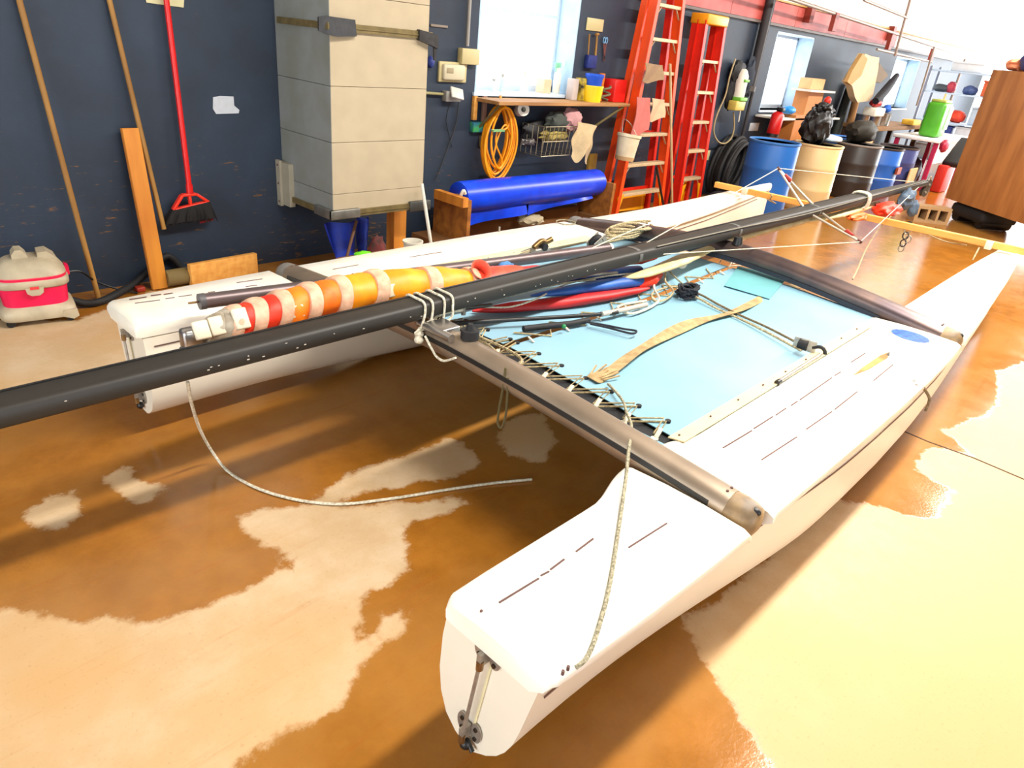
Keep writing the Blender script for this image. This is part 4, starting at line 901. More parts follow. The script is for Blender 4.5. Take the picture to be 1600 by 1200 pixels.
bm = B(); rings(bm, [sq(.182, .160, .225, .5), sq(.188, .166, .232, .5), sq(.188, .166, .262, .5), sq(.18, .16, .272, .5)]); obj('rim', bm, VG, vac, smooth=50)
bm = B(); rings(bm, [sq(.180, .158, .270, .6), sq(.182, .160, .290, .6)]); obj('band', bm, VP, vac, smooth=50)
bm = B(); rings(bm, [sq(.182, .160, .287, .6), sq(.178, .155, .305, .65), sq(.155, .135, .345, .75), sq(.12, .105, .368, .8), sq(.07, .06, .378, .8), sq(.01, .01, .38, .8)]); lid = obj('lid', bm, VG, vac, smooth=60)
def vl(x, y, z): return vc + VS * (yaw @ V(x, y, z))
bm = B(); prism(bm, [vl(-.075, -.045, .34), vl(-.07, -.045, .40), vl(-.05, -.045, .425), vl(-.02, -.045, .425), vl(.0, -.045, .40), vl(.015, -.045, .36)], yaw @ V(0, .09, 0)); obj('handle', bm, VG, lid, smooth=30)
bm = B(); prism(bm, [vl(.05, -.05, .35), vl(.055, -.05, .405), vl(.10, -.05, .41), vl(.14, -.05, .375), vl(.16, -.05, .32), vl(.10, -.05, .31)], yaw @ V(0, .10, 0)); obj('motor_cover', bm, VG, lid, smooth=30)
for s in (-1, 1):
    bm = B(); q = sq(.19, .168, 0)[0 if s > 0 else 16]; pr = [V(s * .172, -.02, .24), V(s * .20, -.02, .25), V(s * .20, -.02, .30), V(s * .18, -.02, .31)]
    prism(bm, [vl(*p) for p in pr], yaw @ V(0, .05, 0)); obj('latch', bm, VP, vac, smooth=0)
bm = B(); prism(bm, [vl(-.045, -.152, .235), vl(-.04, -.152, .205), vl(-.02, -.152, .19), vl(.02, -.152, .19), vl(.04, -.152, .205), vl(.045, -.152, .235)], yaw @ V(0, -.022, 0)); tab = obj('tab', bm, VG, vac, smooth=0)
bm = B(); prism(bm, [vl(-.022, -.174, .243), vl(-.022, -.174, .228), vl(.022, -.174, .228), vl(.022, -.174, .243)], yaw @ V(0, -.006, 0)); obj('button', bm, M('button_red', (226, 60, 60), .4), tab, smooth=0)
for (x, y) in ((-.15, -.13), (.15, -.13), (-.15, .13), (.15, .13)):
    bm = B(); c = vl(x, y, .022); cyl(bm, c - yaw @ V(0, .014, 0), c + yaw @ V(0, .014, 0), .0193, n=16); obj('caster', bm, BLACK, vac)
bm = B(); prism(bm, [vl(.11, -.17, .04), vl(.165, -.172, .02), vl(.195, -.172, .035), vl(.19, -.172, .08), vl(.12, -.17, .08)], yaw @ V(0, .05, 0)); obj('foot', bm, VG, vac, smooth=30)
# hose and cord on the floor
bm = B(); tube(bm, [vc + V(.17, .02, .05), (1.073, 4.141, 0.025), (1.155, 4.139, 0.025), (1.289, 4.229, 0.030), (1.403, 4.320, 0.038), (1.494, 4.350, 0.083), (1.62, 4.36, .16), (1.70, 4.36, .06)], .021, n=12); tag(obj('vacuum_hose', bm, DARK), 'thick black vacuum hose curving along the foot of the wall', 'hose')
bm = B(); tube(bm, [vc + V(.16, .05, .20), (1.087, 4.200, 0.192), (1.171, 4.250, 0.103), (1.283, 4.260, 0.033), (1.371, 4.219, 0.006)], .006, n=6); tag(obj('extension_lead', bm, BLACK), 'thin black power cord crossing the foot of the wall', 'cord')
bm = B(); boxab(bm, (1.376, 4.235, 0.000), V((1.376, 4.235, 0.000)) + V(.05, .05, .03), .006); tag(obj('plug', bm, M('plug_red', (150, 40, 20), .5)), 'small red plug at the end of the black power cord', 'plug')
# boards behind the far hull
bm = B(); a, b_ = V((1.679, 4.200, 0.047)), V((2.138, 4.240, 0.012)); beam(bm, (a.x, a.y, .07), (b_.x, b_.y, .07), .04, .14, bev=.003); tag(obj('board', bm, PINEX), 'short clean pine board on edge behind the far hull stern', 'board')
bm = B(); a, b_ = V((1.584, 4.250, 0.024)), V((1.679, 4.250, 0.028)); cyl(bm, (a.x - .03, a.y, .055), (b_.x + .02, b_.y, .055), .052, n=14); tag(obj('log_offcut', bm, M('olive_wood', (120, 100, 56), .8)), 'dull olive timber offcut between the leaning lumber and the pine board', 'wood')

# ---- ventilation shaft of stacked panels strapped together
DX0, DX1, DYF, DZ0 = 2.455, 3.185, 3.80, .462
shaft = thing('ventilation_shaft', 'square beige and grey panelled ventilation shaft strapped to the wall', 'duct', (2.82, 4.1, DZ0))
zs_ = [DZ0, (2.799, 3.800, 0.587)[2], (2.796, 3.800, 0.899)[2], (2.792, 3.800, 1.218)[2], (2.787, 3.800, 1.702)[2], (2.784, 3.800, 1.983)[2], 2.6, 3.1, 3.6, ZC]
BEI = M('shaft_beige', (176, 160, 132), .75, var=.08, scale=7, bump=.05); GRE = M('shaft_grey', (128, 132, 130), .75, var=.1, scale=5, col2=(118, 120, 112))
for z0, z1 in zip(zs_[:-1], zs_[1:]):
    bm = B(); boxab(bm, (DX0 + .002, DYF, z0 + .0012), (DX1, DYF + .03, z1 - .0012), .002); obj('front_panel', bm, BEI, shaft, smooth=0)
    bm = B(); boxab(bm, (DX0, DYF + .002, z0 + .0012), (DX0 + .03, Y0, z1 - .0012), .002); obj('side_panel', bm, GRE, shaft, smooth=0)
    bm = B(); boxab(bm, (DX1 - .03, DYF + .03, z0 + .0012), (DX1, Y0, z1 - .0012)); obj('side_panel', bm, BEI, shaft, smooth=0)
bm = B(); boxab(bm, (DX0 + .02, DYF + .02, DZ0 + .01), (DX1 - .02, Y0, DZ0 + .04)); obj('bottom', bm, M('shaft_dark', (50, 48, 46), .9), shaft, smooth=0)
BRS = M('strap_brass', (132, 116, 76), .5, .5, var=.3, scale=20); LEA = M('corner_guard_black', (48, 46, 46), .45, var=.4, scale=20, bump=.3); GAL = M('galvanised', (140, 138, 130), .45, .7, var=.3, scale=15)
zt = (2.645, 3.790, 1.534)[2]
bm = B(); boxab(bm, (DX0 + .02, DYF - .016, zt - .022), (DX1 + .02, DYF - .002, zt + .022)); boxab(bm, (DX0 + .02, DYF - .022, zt - .004), (DX1, DYF - .014, zt + .004)); obj('strap', bm, BRS, shaft, smooth=0)
bm = B(); boxab(bm, (DX0 - .016, DYF - .01, zt - .018), (DX0 - .001, Y0 - .05, zt + .018)); obj('strap', bm, BRS, shaft, smooth=0)
bm = B(); prism(bm, [(DX0 - .03, DYF + .06, zt - .03), (DX0 - .03, DYF - .04, zt - .045), (DX0 + .02, DYF - .045, zt - .05), (DX0 + .165, DYF - .03, zt - .04), (DX0 + .155, DYF - .03, zt + .045), (DX0 + .0, DYF - .045, zt + .048), (DX0 - .03, DYF - .02, zt + .05), (DX0 - .03, DYF + .06, zt + .04)], (.012, .03, 0)); obj('corner_guard', bm, LEA, shaft, smooth=30)
bm = B(); prism(bm, [(DX1 - .10, DYF - .035, zt + .03), (DX1 + .05, DYF - .04, zt + .01), (DX1 + .05, DYF - .04, zt - .07), (DX1 + .0, DYF - .04, zt - .055), (DX1 - .10, DYF - .035, zt - .03)], (0, .03, 0)); prism(bm, [(DX1 + .02, DYF - .03, zt), (DX1 + .05, DYF - .03, zt), (DX1 + .045, DYF - .03, zt - .14), (DX1 + .03, DYF - .03, zt - .14)], (0, .012, 0)); obj('corner_guard', bm, LEA, shaft, smooth=0)
zb = DZ0
bm = B(); boxab(bm, (DX0 + .0, DYF - .020, zb - .022), (DX1 + .01, DYF + .0, zb + .020)); boxab(bm, (DX0 + .1, DYF - .026, zb - .004), (DX1 - .05, DYF - .016, zb + .004)); obj('strap', bm, BRS, shaft, smooth=0)
bm = B(); boxab(bm, (DX0 - .02, DYF + .05, zb - .018), (DX0 + .0, Y0 - .02, zb + .016)); obj('strap', bm, BRS, shaft, smooth=0)
bm = B(); boxab(bm, (DX0 - .028, DYF - .028, zb - .03), (DX0 + .19, DYF + .002, zb + .03), .006); boxab(bm, (DX0 - .028, DYF - .028, zb - .03), (DX0 + .0, DYF + .18, zb + .03), .006); obj('corner_plate', bm, GAL, shaft)
bm = B(); boxab(bm, (DX1 - .13, DYF - .034, zb - .035), (DX1 + .05, DYF - .004, zb + .035), .006); obj('corner_plate', bm, M('galvanised_dark', (84, 84, 80), .5, .6), shaft)
bm = B(); boxab(bm, (2.405, Y0 - .05, .40), (2.425, Y0 - .002, .70)); boxab(bm, (2.42, Y0 - .14, .41), (DX0 + .004, Y0 - .002, .69)); fl = obj('wall_flange', bm, M('flange_grey', (156, 150, 132), .6), shaft, smooth=0)
for z in (.43, .55, .67): bm = B(); cyl(bm, (2.404, Y0 - .03, z), (2.400, Y0 - .03, z), .007, n=8); obj('screw', bm, MARK, fl)
# under the shaft
BLUP = M('blue_tarp', (14, 58, 190), .5, col2=(8, 40, 150), scale=9, bump=.2)
def crump(name, pts, th, label, cat, mat):
    bm = B(); q = [V(p) for p in pts]
    grid(bm, lambda u, v: q[0].lerp(q[1], u).lerp(q[3].lerp(q[2], u), v) + V(0, .03 * math.sin(7 * u + 2 * v), 0), 10, 10, th); return tag(obj(name, bm, mat), label, cat)
crump('plastic_sheet', [(2.606, 4.150, 0.303), (2.869, 4.150, 0.297), (2.832, 4.100, -0.001), (2.702, 4.100, 0.018)], .012, 'folded blue plastic sheet under the left of the shaft', 'sheet', BLUP)
crump('plastic_sheet', [(2.926, 4.200, 0.294), (3.027, 4.200, 0.293), (2.981, 4.150, -0.018), (2.912, 4.150, -0.018)], .012, 'narrow blue plastic strip behind the brown stick', 'sheet', BLUP)
bm = B(); a, b_ = V((2.736, 3.950, 0.358)), V((2.578, 3.850, 0.125)); a = ext(b_, a, 1.0); b_ = ext(a, b_, 1.0) + V(0, 0, 0); b_ = a + (b_ - a) * (a.z - .01) / (a.z - b_.z); cyl(bm, a, b_, .011, n=8); tag(obj('stick', bm, M('stick_brown', (96, 60, 34), .7)), 'thin brown stick standing in front of the blue sheet', 'stick')
bm = B(); c = V((3.151, 4.000, 0.232)); boxab(bm, (c.x - .055, c.y, 0), (c.x + .055, c.y + .09, .47)); tag(obj('wood_post', bm, PINE, smooth=0), 'short upright timber post under the right of the shaft', 'post')
bm = B(); a, b_ = V((3.107, 3.720, 0.628)), V((3.158, 3.660, 0.232)); b_ = a + (b_ - a) * (a.z - .02) / (a.z - b_.z); cyl(bm, a, b_, .012, n=10); st = tag(obj('white_stick', bm, PLAST_W), 'white stick leaning on the right corner of the shaft', 'stick')
c = V((2.866, 3.500, 0.284)); bw = thing('tub', 'small white plastic tub standing behind the far hull', 'tub', (c.x, c.y, 0))
bm = B(); bh = c.z + .035; lathe(bm, [(.048, 0), (.062, bh - .012), (.068, bh - .01), (.068, bh), (.060, bh), (.046, .01)], (c.x, c.y, 0), n=24); obj('body', bm, PLAST_W, bw)
bm = B(); lump(bm, V(2.45, 3.46, .29), (.06, .05, .022), .3, seed=2); tag(obj('glove', bm, M('glove_green', (110, 220, 20), .6)), 'bright green glove lying behind the far hull', 'glove')
bm = B(); c = V((2.877, 3.900, 0.169)); lump(bm, (c.x, c.y, .12), (.07, .06, .13), .25, seed=5); tag(obj('rag_bundle', bm, M('rag_dark', (58, 40, 30), .8, col2=(120, 40, 40), scale=14)), 'dark bundled rag with red specks beside the green glove', 'rag')

bm = B(); boxab(bm, (2.30, 3.38, 0), (2.66, 3.54, .275), .006); tag(obj('low_crate', bm, M('rack_timber', (120, 78, 34), .8), smooth=0), 'low dark timber crate behind the far hull under the green glove', 'crate')
# ---- blue film roll on a timber rack
RA, RBb = V((3.756, 4.050, 0.440)), V((5.561, 4.050, 0.385)); RA.z = RBb.z = (RA.z + RBb.z) / 2
roll = thing('film_roll', 'thick roll of bright blue plastic film on a timber rack', 'roll', ((RA.x + RBb.x) / 2, 4.05, RA.z - .12))
BLU = M('film_blue', (14, 72, 232), .32, col2=(10, 54, 200), scale=7)
bm = B(); L_ = (RBb - RA).length; lathe(bm, [(.095, 0), (.118, .006), (.122, .03), (.122, L_ - .03), (.116, L_ - .004), (.09, L_)], RA, RBb - RA, 28); obj('film', bm, BLU, roll)
bm = B(); cyl(bm, RA - V(.10, 0, 0), RBb + V(.12, 0, 0), .030, n=16); obj('core', bm, M('core_tan', (140, 100, 60), .7), roll)
def flap(x0, x1, drop0, drop1):
    bm = B(); grid(bm, lambda u, v: (lerp(x0, x1, u), RA.y - .045 + .03 * math.sin(u * 5) * v, RA.z - .10 - v * lerp(drop0, drop1, u)), 12, 5, .003); return obj('loose_sheet', bm, BLU, roll)
flap(RA.x + .07, lerp(RA.x, RBb.x, .42), .13, .09); flap(lerp(RA.x, RBb.x, .44), lerp(RA.x, RBb.x, .93), .11, .03)
rack = thing('roll_rack', 'timber rack of upright boards and floor beams holding the blue roll', 'rack', ((RA.x + RBb.x) / 2, 4.0, 0))
for x in (RA.x - .045, RBb.x + .03):
    bm = B(); boxab(bm, (x - .02, 3.86, .10), (x + .018, 4.26, RA.z + .02), .003); obj('end_board', bm, PLY, rack, smooth=0)
bm = B(); boxab(bm, (RA.x - .12, 3.86, RA.z - .03), (RA.x - .065, 4.2, RA.z + .04)); obj('cleat', bm, PINE, rack, smooth=0)
bm = B(); boxab(bm, (RA.x - .25, 3.70, .0), (RA.x + .0, 4.3, .10)); obj('foot', bm, M('rack_timber', (120, 78, 34), .8), rack, smooth=0)
bm = B(); boxab(bm, (RBb.x - .06, 3.80, .0), (RBb.x + .12, 4.3, .10)); obj('foot', bm, MATS['rack_timber'], rack, smooth=0)
bm = B(); boxab(bm, (RA.x, 4.18, .02), (RBb.x - .06, 4.26, .16)); obj('rail', bm, MATS['rack_timber'], rack, smooth=0)
bm = B(); boxab(bm, (RA.x, 3.76, .0), (RBb.x - .07, 3.86, .10)); obj('rail', bm, MATS['rack_timber'], rack, smooth=0)
bm = B(); tube(bm, [V(RA.x - .05, 3.97, RA.z + .03), V(RA.x - .04, 3.95, RA.z + .075), V(RA.x - .02, 3.95, RA.z + .05)], .014, n=8); tag(obj('white_hook', bm, PLAST_W), 'small white plastic hook on top of the rack beside the roll', 'hook')
bm = B(); c = V((4.652, 3.950, 0.286)); lump(bm, (c.x, 4.05, .14), (.14, .09, .045), .3, seed=8); tag(obj('rag', bm, M('rag_beige', (176, 160, 128), .8)), 'beige rag lying on the floor beams below the blue roll', 'rag')
bm = B(); c = V((4.508, 3.700, 0.300)); box(bm, (c.x, 3.64, .17), (.62, .16, .03), Matrix.Rotation(.1, 3, 'Z') @ Matrix.Rotation(.12, 3, 'Y'), bev=.008); tag(obj('rubber_mat', bm, DARK), 'folded black rubber mat behind the far hull by the crossbeam end', 'mat')
bm = B(); c = V((4.158, 3.550, 0.328)); boxab(bm, (c.x - .35, 3.5, .0), (c.x + .3, 3.58, .15), .004); tag(obj('crate_side', bm, M('rack_timber', (120, 78, 34))), 'dark timber box edge between blue roll and far hull', 'box')
bm = B(); cyl(bm, (3.065, 2.914, 0.500), V((3.065, 2.914, 0.500)) + V(0, 0, .03), .006, n=8); tag(obj('deck_pin', bm, STEEL), 'tiny steel pin standing on the far gunwale', 'pin')

# ---- electrics on the wall left of the first window
def wbox(bm, pa, pb, d, bev=.006):
    """box on the wall covering two opposite corners, d deep"""
    a, c = V(pa), V(pb); return boxab(bm, (min(a.x, c.x), Y0 - d, min(a.z, c.z)), (max(a.x, c.x), Y0, max(a.z, c.z)), bev)
CR = M('box_cream', (196, 182, 134), .5, var=.08)
t = thing('conduit', 'grey electrical conduit ending in a cream switch box beside the window', 'conduit', (4.090, 4.360, 1.358))
bm = B(); a = V((4.054, 4.370, 1.482)); cyl(bm, a, (a.x - .02, 4.37, ZC), .014, n=10); obj('pipe', bm, M('conduit_grey', (150, 146, 140), .5), t)
bm = B(); wbox(bm, (3.982, 4.400, 1.466), (4.170, 4.400, 1.353), .06); obj('switch_box', bm, CR, t)
t = thing('intercom', 'square cream wall speaker with rounded cover', 'speaker', (3.908, 4.370, 1.222))
bm = B(); wbox(bm, (3.787, 4.400, 1.363), (4.071, 4.400, 1.218), .025); obj('back_plate', bm, CR, t)
bm = B(); wbox(bm, (3.810, 4.380, 1.348), (4.030, 4.380, 1.233), .055, .015); cv = obj('cover', bm, M('cover_cream', (206, 196, 166), .5), t)
bm = B(); wbox(bm, (3.834, 4.340, 1.322), (3.903, 4.340, 1.284), .058, .002); obj('grille', bm, M('grille', (160, 146, 116), .7), cv)
t = thing('outlet_box', 'white outlet cover hanging open on a grey box', 'outlet', (3.929, 4.360, 1.084))
bm = B(); wbox(bm, (3.840, 4.400, 1.157), (3.993, 4.400, 1.080), .06); obj('box', bm, M('conduit_grey', (150, 146, 140)), t)
bm = B(); c = V((3.929, 4.320, 1.145)); box(bm, c, (.12, .02, .085), Matrix.Rotation(-.5, 3, 'X') @ Matrix.Rotation(.2, 3, 'Y'), bev=.006); obj('cover', bm, M('cover_white', (206, 204, 196), .5), t)
bm = B(); cyl(bm, (3.642, 4.370, 1.138), (3.828, 4.370, 1.132), .011, n=10); obj('pipe', bm, M('pipe_olive', (150, 142, 96), .5), t)
bm = B(); tube(bm, [(4.000, 4.370, 1.074), (3.980, 4.370, 0.905), (3.910, 4.370, 0.735), (3.838, 4.370, 0.577), (3.790, 4.370, 0.478)], .005, n=6); tag(obj('cable', bm, BLACK), 'black cable drooping from the outlet down to the timber rack', 'cable')
bm = B(); tube(bm, [(3.915, 4.380, 1.062), (3.883, 4.380, 0.953), (3.910, 4.380, 0.856), (3.961, 4.380, 0.731)], .003, n=5); tag(obj('cable', bm, BLACK), 'finer black wire looping beside the drooping cable', 'cable')
bm = B(); wbox(bm, (3.698, 4.400, 1.607), (3.862, 4.400, 1.590), .012, .002); tag(obj('wood_cleat', bm, M('cleat_taupe', (136, 124, 112), .7)), 'small taupe wooden cleat on the wall right of the shaft', 'cleat')
bm = B(); lump(bm, (3.693, 4.370, 1.352), (.03, .03, .04), .2, seed=1); tag(obj('cap', bm, M('cap_blue', (40, 56, 130), .6)), 'dark blue cap hung at the right corner of the shaft', 'cap')

# ---- shelf below the first window and the things on it
sz = (3.934, 4.100, 1.143)[2]
SH0, SH1 = (3.932, 4.120, 1.150)[0], (5.983, 4.120, 1.102)[0]; SZ = 1.115
t = thing('wall_shelf', 'worn wooden shelf plank below the first window', 'shelf', ((SH0 + SH1) / 2, 4.2, SZ - .03))
bm = B(); boxab(bm, (SH0 + .25, 4.10, SZ - .028), (SH1, Y0 - .024, SZ), .003); obj('plank', bm, M('shelf_wood', (176, 128, 76), .7, col2=(140, 96, 50), scale=6, stretch=(.3, 3, 3)), t, smooth=0)
bm = B(); cyl(bm, (SH1 - .08, 4.12, SZ - .03), (SH1 - .42, Y0 - .02, SZ - .36), .012, n=8); obj('brace', bm, M('brace_olive', (110, 96, 56), .7), t)
bm = B(); cyl(bm, (SH0 + .30, 4.14, SZ - .03), (SH0 + .30, Y0 - .02, SZ - .25), .010, n=8); obj('brace', bm, MATS['brace_olive'], t)
for (x0, x1, z0, z1) in ((742, 751, 148, 187), (753, 760, 150, 190)):
    pass
bm = B(); a, c = V((4.183, 4.390, 1.122)), V((4.237, 4.390, 0.940)); boxab(bm, (a.x - .02, 4.36, c.z), (a.x + .02, 4.395, a.z), .004); tag(obj('timber_offcut', bm, PINEX), 'thin wooden slat on the wall left of the yellow cord', 'slat')
bm = B(); a, c = V((4.299, 4.390, 1.124)), V((4.321, 4.390, 0.924)); boxab(bm, (a.x - .025, 4.37, c.z), (a.x + .02, 4.395, a.z), .004); tag(obj('timber_offcut', bm, M('slat_rose', (146, 112, 96), .7)), 'greyish pink slat between wooden slat and yellow cord', 'slat')
bm = B(); wbox(bm, (4.161, 4.400, 0.924), (4.362, 4.400, 0.846), .05, .004); tag(obj('sponge_pack', bm, M('pack_blue', (36, 86, 170), .5, col2=(60, 160, 70), scale=14)), 'small blue and green packet hung left of the yellow cord', 'packet')
bm = B(); wbox(bm, (4.282, 4.400, 0.811), (4.345, 4.400, 0.721), .02, .002); tag(obj('wood_peg', bm, M('peg', (140, 120, 84), .7)), 'short wooden peg below the blue and green packet', 'peg')
def on_shelf(p): v = V(p); return V(v.x, v.y, SZ)
# tubs
c = on_shelf((5.520, 4.220, 1.163))
t = thing('stacked_tub', 'yellow tub with a blue tub stacked inside it on the shelf', 'tub', c)
bm = B(); lathe(bm, [(.082, 0), (.094, .125), (.097, .125), (.097, .14), (.09, .14), (.08, .01)], c, n=26); obj('lower_tub', bm, M('tub_yellow', (240, 200, 20), .4), t)
bm = B(); lathe(bm, [(.070, .10), (.078, .20), (.088, .21), (.088, .235), (.08, .235), (.068, .11)], c, n=26); obj('upper_tub', bm, M('tub_blue', (24, 84, 204), .4), t)
c = on_shelf((5.899, 4.250, 1.137)); bm = B(); boxab(bm, c + V(-.09, -.07, 0), c + V(.10, .08, .20), .012); tag(obj('red_container', bm, M('container_red', (220, 22, 14), .45)), 'bright red plastic container on the shelf beside the orange ladder', 'container')
c = on_shelf((5.450, 4.300, 1.152)); bm = B(); boxab(bm, c + V(-.04, -.05, 0), c + V(.05, .05, .19), .004); bx_ = tag(obj('spray_box', bm, M('box_black', (40, 36, 18), .6, col2=(220, 190, 60), scale=16)), 'black and yellow carton left of the stacked tubs', 'box')
c = on_shelf((5.354, 4.330, 1.158)); bm = B(); boxab(bm, c + V(-.035, -.04, 0), c + V(.04, .04, .18), .004); tag(obj('carton', bm, M('carton_mauve', (200, 186, 180), .7)), 'pale mauve carton at the right end of the window sill', 'box')
c = on_shelf((5.660, 4.180, 1.142)); bm = B(); pts = [c + V(.06 * math.cos(i * PI / 5), .035 * math.sin(i * PI / 5), .02 + .006 * i) for i in range(21)]; tube(bm, pts, .010, n=6, k=3); tag(obj('rope_coil', bm, M('olive_coil', (110, 104, 76), .9)), 'little olive cord coil on the shelf before the red container', 'rope')
c = on_shelf((5.706, 4.300, 1.269)); bm = B(); cyl(bm, c + V(.03, 0, 0), c + V(.03, 0, .24), .03, n=14); tag(obj('orange_bottle', bm, M('bottle_orange', (226, 120, 20), .5)), 'orange bottle half hidden behind the blue and yellow tubs', 'bottle')
# pale clutter on the sunny sill
rnd = random.Random(21)
SILL = [('bottle', 770, .10, .03, (205, 214, 218), 'clear squat jar at the left of the bright sill'), ('bottle', 783, .14, .022, (190, 206, 210), 'slim clear bottle on the bright sill, second from the left'), ('spray_bottle', 818, .20, .032, (216, 226, 224), 'pale spray bottle in the middle of the bright sill'), ('carton', 848, .12, .05, (236, 196, 160), 'peach carton on the bright sill'), ('spray_bottle', 868, .26, .034, (130, 200, 160), 'white spray bottle with green trigger on the sill'), ('spray_bottle', 880, .28, .03, (214, 236, 236), 'tall pale spray bottle right of the green-trigger one')]
for nm, px_, h, r, col, lab in SILL:
    pos = {770: (4.503, 4.500, 1.139), 783: (4.604, 4.500, 1.141), 818: (4.888, 4.500, 1.141), 848: (5.147, 4.500, 1.140), 868: (5.329, 4.500, 1.138), 880: (5.440, 4.500, 1.140)}[px_]
    c = V(pos[0], 4.5, 1.15); m_ = M('sill_' + str(px_), col, .35)
    if nm == 'carton': bm = B(); boxab(bm, c + V(-r, -r, 0), c + V(r, r, h), .004); tag(obj(nm, bm, m_, smooth=0), lab, 'carton'); continue
    t = thing(nm, lab, 'bottle', c)
    bm = B(); lathe(bm, [(r * .95, 0), (r, .01), (r, h * .6), (r * .45, h * .78), (r * .4, h * .85)], c, n=18); obj('body', bm, PLAST_W if nm == 'spray_bottle' else m_, t)
    if nm == 'spray_bottle': bm = B(); boxab(bm, c + V(-r * 1.5, -.012, h * .83), c + V(r * .6, .012, h), .004); boxab(bm, c + V(-r * 1.2, -.006, h * .7), c + V(-r * .9, .006, h * .85), .002); obj('trigger', bm, m_, t)
    else: bm = B(); cyl(bm, c + V(0, 0, h * .84), c + V(0, 0, h), r * .5, n=14); obj('cap', bm, GREYP, t)
# tools on the wall right of the window
t = thing('wall_brush', 'dark blue brush with a wooden handle hanging right of the window', 'brush', (5.607, 4.370, 1.396))
bm = B(); cyl(bm, (5.551, 4.370, 1.670), (5.573, 4.370, 1.497), .008, .006, n=8); obj('handle', bm, HANDLE, t); bm = B(); wbox(bm, (5.563, 4.400, 1.500), (5.697, 4.400, 1.386), .05, .008); obj('bristles', bm, M('brush_blue', (26, 44, 120), .7, var=.4, scale=50), t)
bm = B(); a, c = V((5.666, 4.370, 1.673)), V((5.682, 4.370, 1.492)); cyl(bm, a, c, .009, .012, n=8); cyl(bm, a + V(-.02, 0, 0), a + V(.02, 0, .004), .012, n=8); tag(obj('scraper', bm, HANDLE), 'short wooden scraper hanging between brush and blue scissors', 'tool')
t = thing('scissors', 'pair of scissors with pale blue handles hung on the wall', 'scissors', (5.863, 4.380, 1.462))
for s in (-1, 1):
    bm = B(); c = V((5.817, 4.380, 1.634)) + V(s * .018, 0, 0); tube(bm, [c + V(.016 * math.cos(i * PI / 4), 0, .024 * math.sin(i * PI / 4)) for i in range(9)], .005, n=6, k=3); obj('handle', bm, M('handle_blue', (110, 160, 200), .5), t)
    bm = B(); beam(bm, c + V(0, 0, -.02), V((5.842, 4.380, 1.461)) + V(-s * .004, 0, 0), .003, .012); obj('blade', bm, M('blade_rust', (140, 90, 80), .5, .5), t)
bm = B(); wbox(bm, (5.521, 4.400, 1.801), (5.767, 4.400, 1.699), .012, .003); tag(obj('blank_plate', bm, CR), 'square cream blank plate on the wall above the scissors', 'plate')
# yellow cord coil
t = thing('cable_coil', 'bright yellow extension cord coiled on a hook under the shelf', 'cord', (4.467, 4.300, 0.622))
YC = M('cord_yellow', (250, 160, 8), .45, var=.1); rnd = random.Random(2)
c = V((4.445, 4.300, 0.859)); topp = V((4.412, 4.300, 1.057))
for q in range(9):
    bm = B(); rx = rnd.uniform(.11, .185); rz = rnd.uniform(.25, .31); cx_ = rnd.uniform(-.03, .03); yy = q * .011 - .05
    pts = [V(topp.x + cx_ * (1 - math.cos(a)) / 2 * 1.0 + rx * math.sin(a), 4.30 + yy + .01 * math.sin(3 * a), topp.z - rz * (1 - math.cos(a)) / 1.0 * .98 + rnd.uniform(-.004, .004)) for a in [2 * PI * i / 16 for i in range(17)]]
    tube(bm, pts, .0098, n=6, k=3); obj('loop', bm, YC, t)
bm = B(); tube(bm, [(4.345, 4.280, 0.631), (4.385, 4.280, 0.812), (4.464, 4.280, 0.913), (4.557, 4.280, 0.808), (4.614, 4.280, 0.859)], .0075, n=6); obj('loop', bm, YC, t)
bm = B(); tube(bm, [(4.432, 4.280, 1.040), (4.531, 4.280, 0.999), (4.483, 4.280, 0.887), (4.378, 4.280, 0.863), (4.368, 4.280, 0.761), (4.455, 4.280, 0.626), (4.451, 4.280, 0.530)], .0075, n=6); obj('tail', bm, YC, t)
bm = B(); boxab(bm, V((4.288, 4.240, 0.906)) + V(-.02, -.02, -.03), V((4.385, 4.240, 0.854)) + V(.02, .02, .02), .008); obj('connector', bm, M('connector_teal', (120, 170, 110), .5), t)
bm = B(); cyl(bm, (4.435, 4.340, 1.132), (4.413, 4.300, 1.047), .012, n=8); obj('hook', bm, PINEX, t)
# roll of tape, basket with rags
bm = B(); c = V((4.643, 4.300, 1.028)); lathe(bm, [(.052, 0), (.052, .10), (.022, .10), (.022, 0)], c, (-.45, -.85, .15), 22, closed=True); tag(obj('paper_roll', bm, PLAST_W), 'white roll of paper towel mounted beside the yellow cord', 'roll')
bm = B(); c = V((4.909, 4.320, 0.848)); lump(bm, c, (.17, .05, .09), .3, seed=3); tag(obj('tool_pouch', bm, M('pouch_black', (22, 22, 26), .6, bump=.3)), 'black tool pouch hanging between paper roll and wire basket', 'pouch')
bm = B(); c = V((4.732, 4.240, 0.773)); lump(bm, c, (.09, .03, .03), .4, seed=6); tag(obj('clamp', bm, M('clamp_grey', (110, 106, 104), .4, .6)), 'grey metal clamp hanging below the black pouch', 'clamp')
B0, B1 = V((4.777, 4.120, 0.907)), V((5.501, 4.120, 0.667)); bx0, bx1, bz1, bz0 = B0.x, V((5.440, 4.120, 0.841)).x, B0.z + .01, V((4.906, 4.120, 0.668)).z
t = thing('wire_basket', 'wire basket of cleaning rags hanging under the shelf', 'basket', ((bx0 + bx1) / 2, 4.25, bz0))
WIR = M('basket_wire', (150, 140, 116), .4, .7)
def wire(p, q, r=.0035): bm = B(); cyl(bm, p, q, r, n=6); obj('wire', bm, WIR, t)
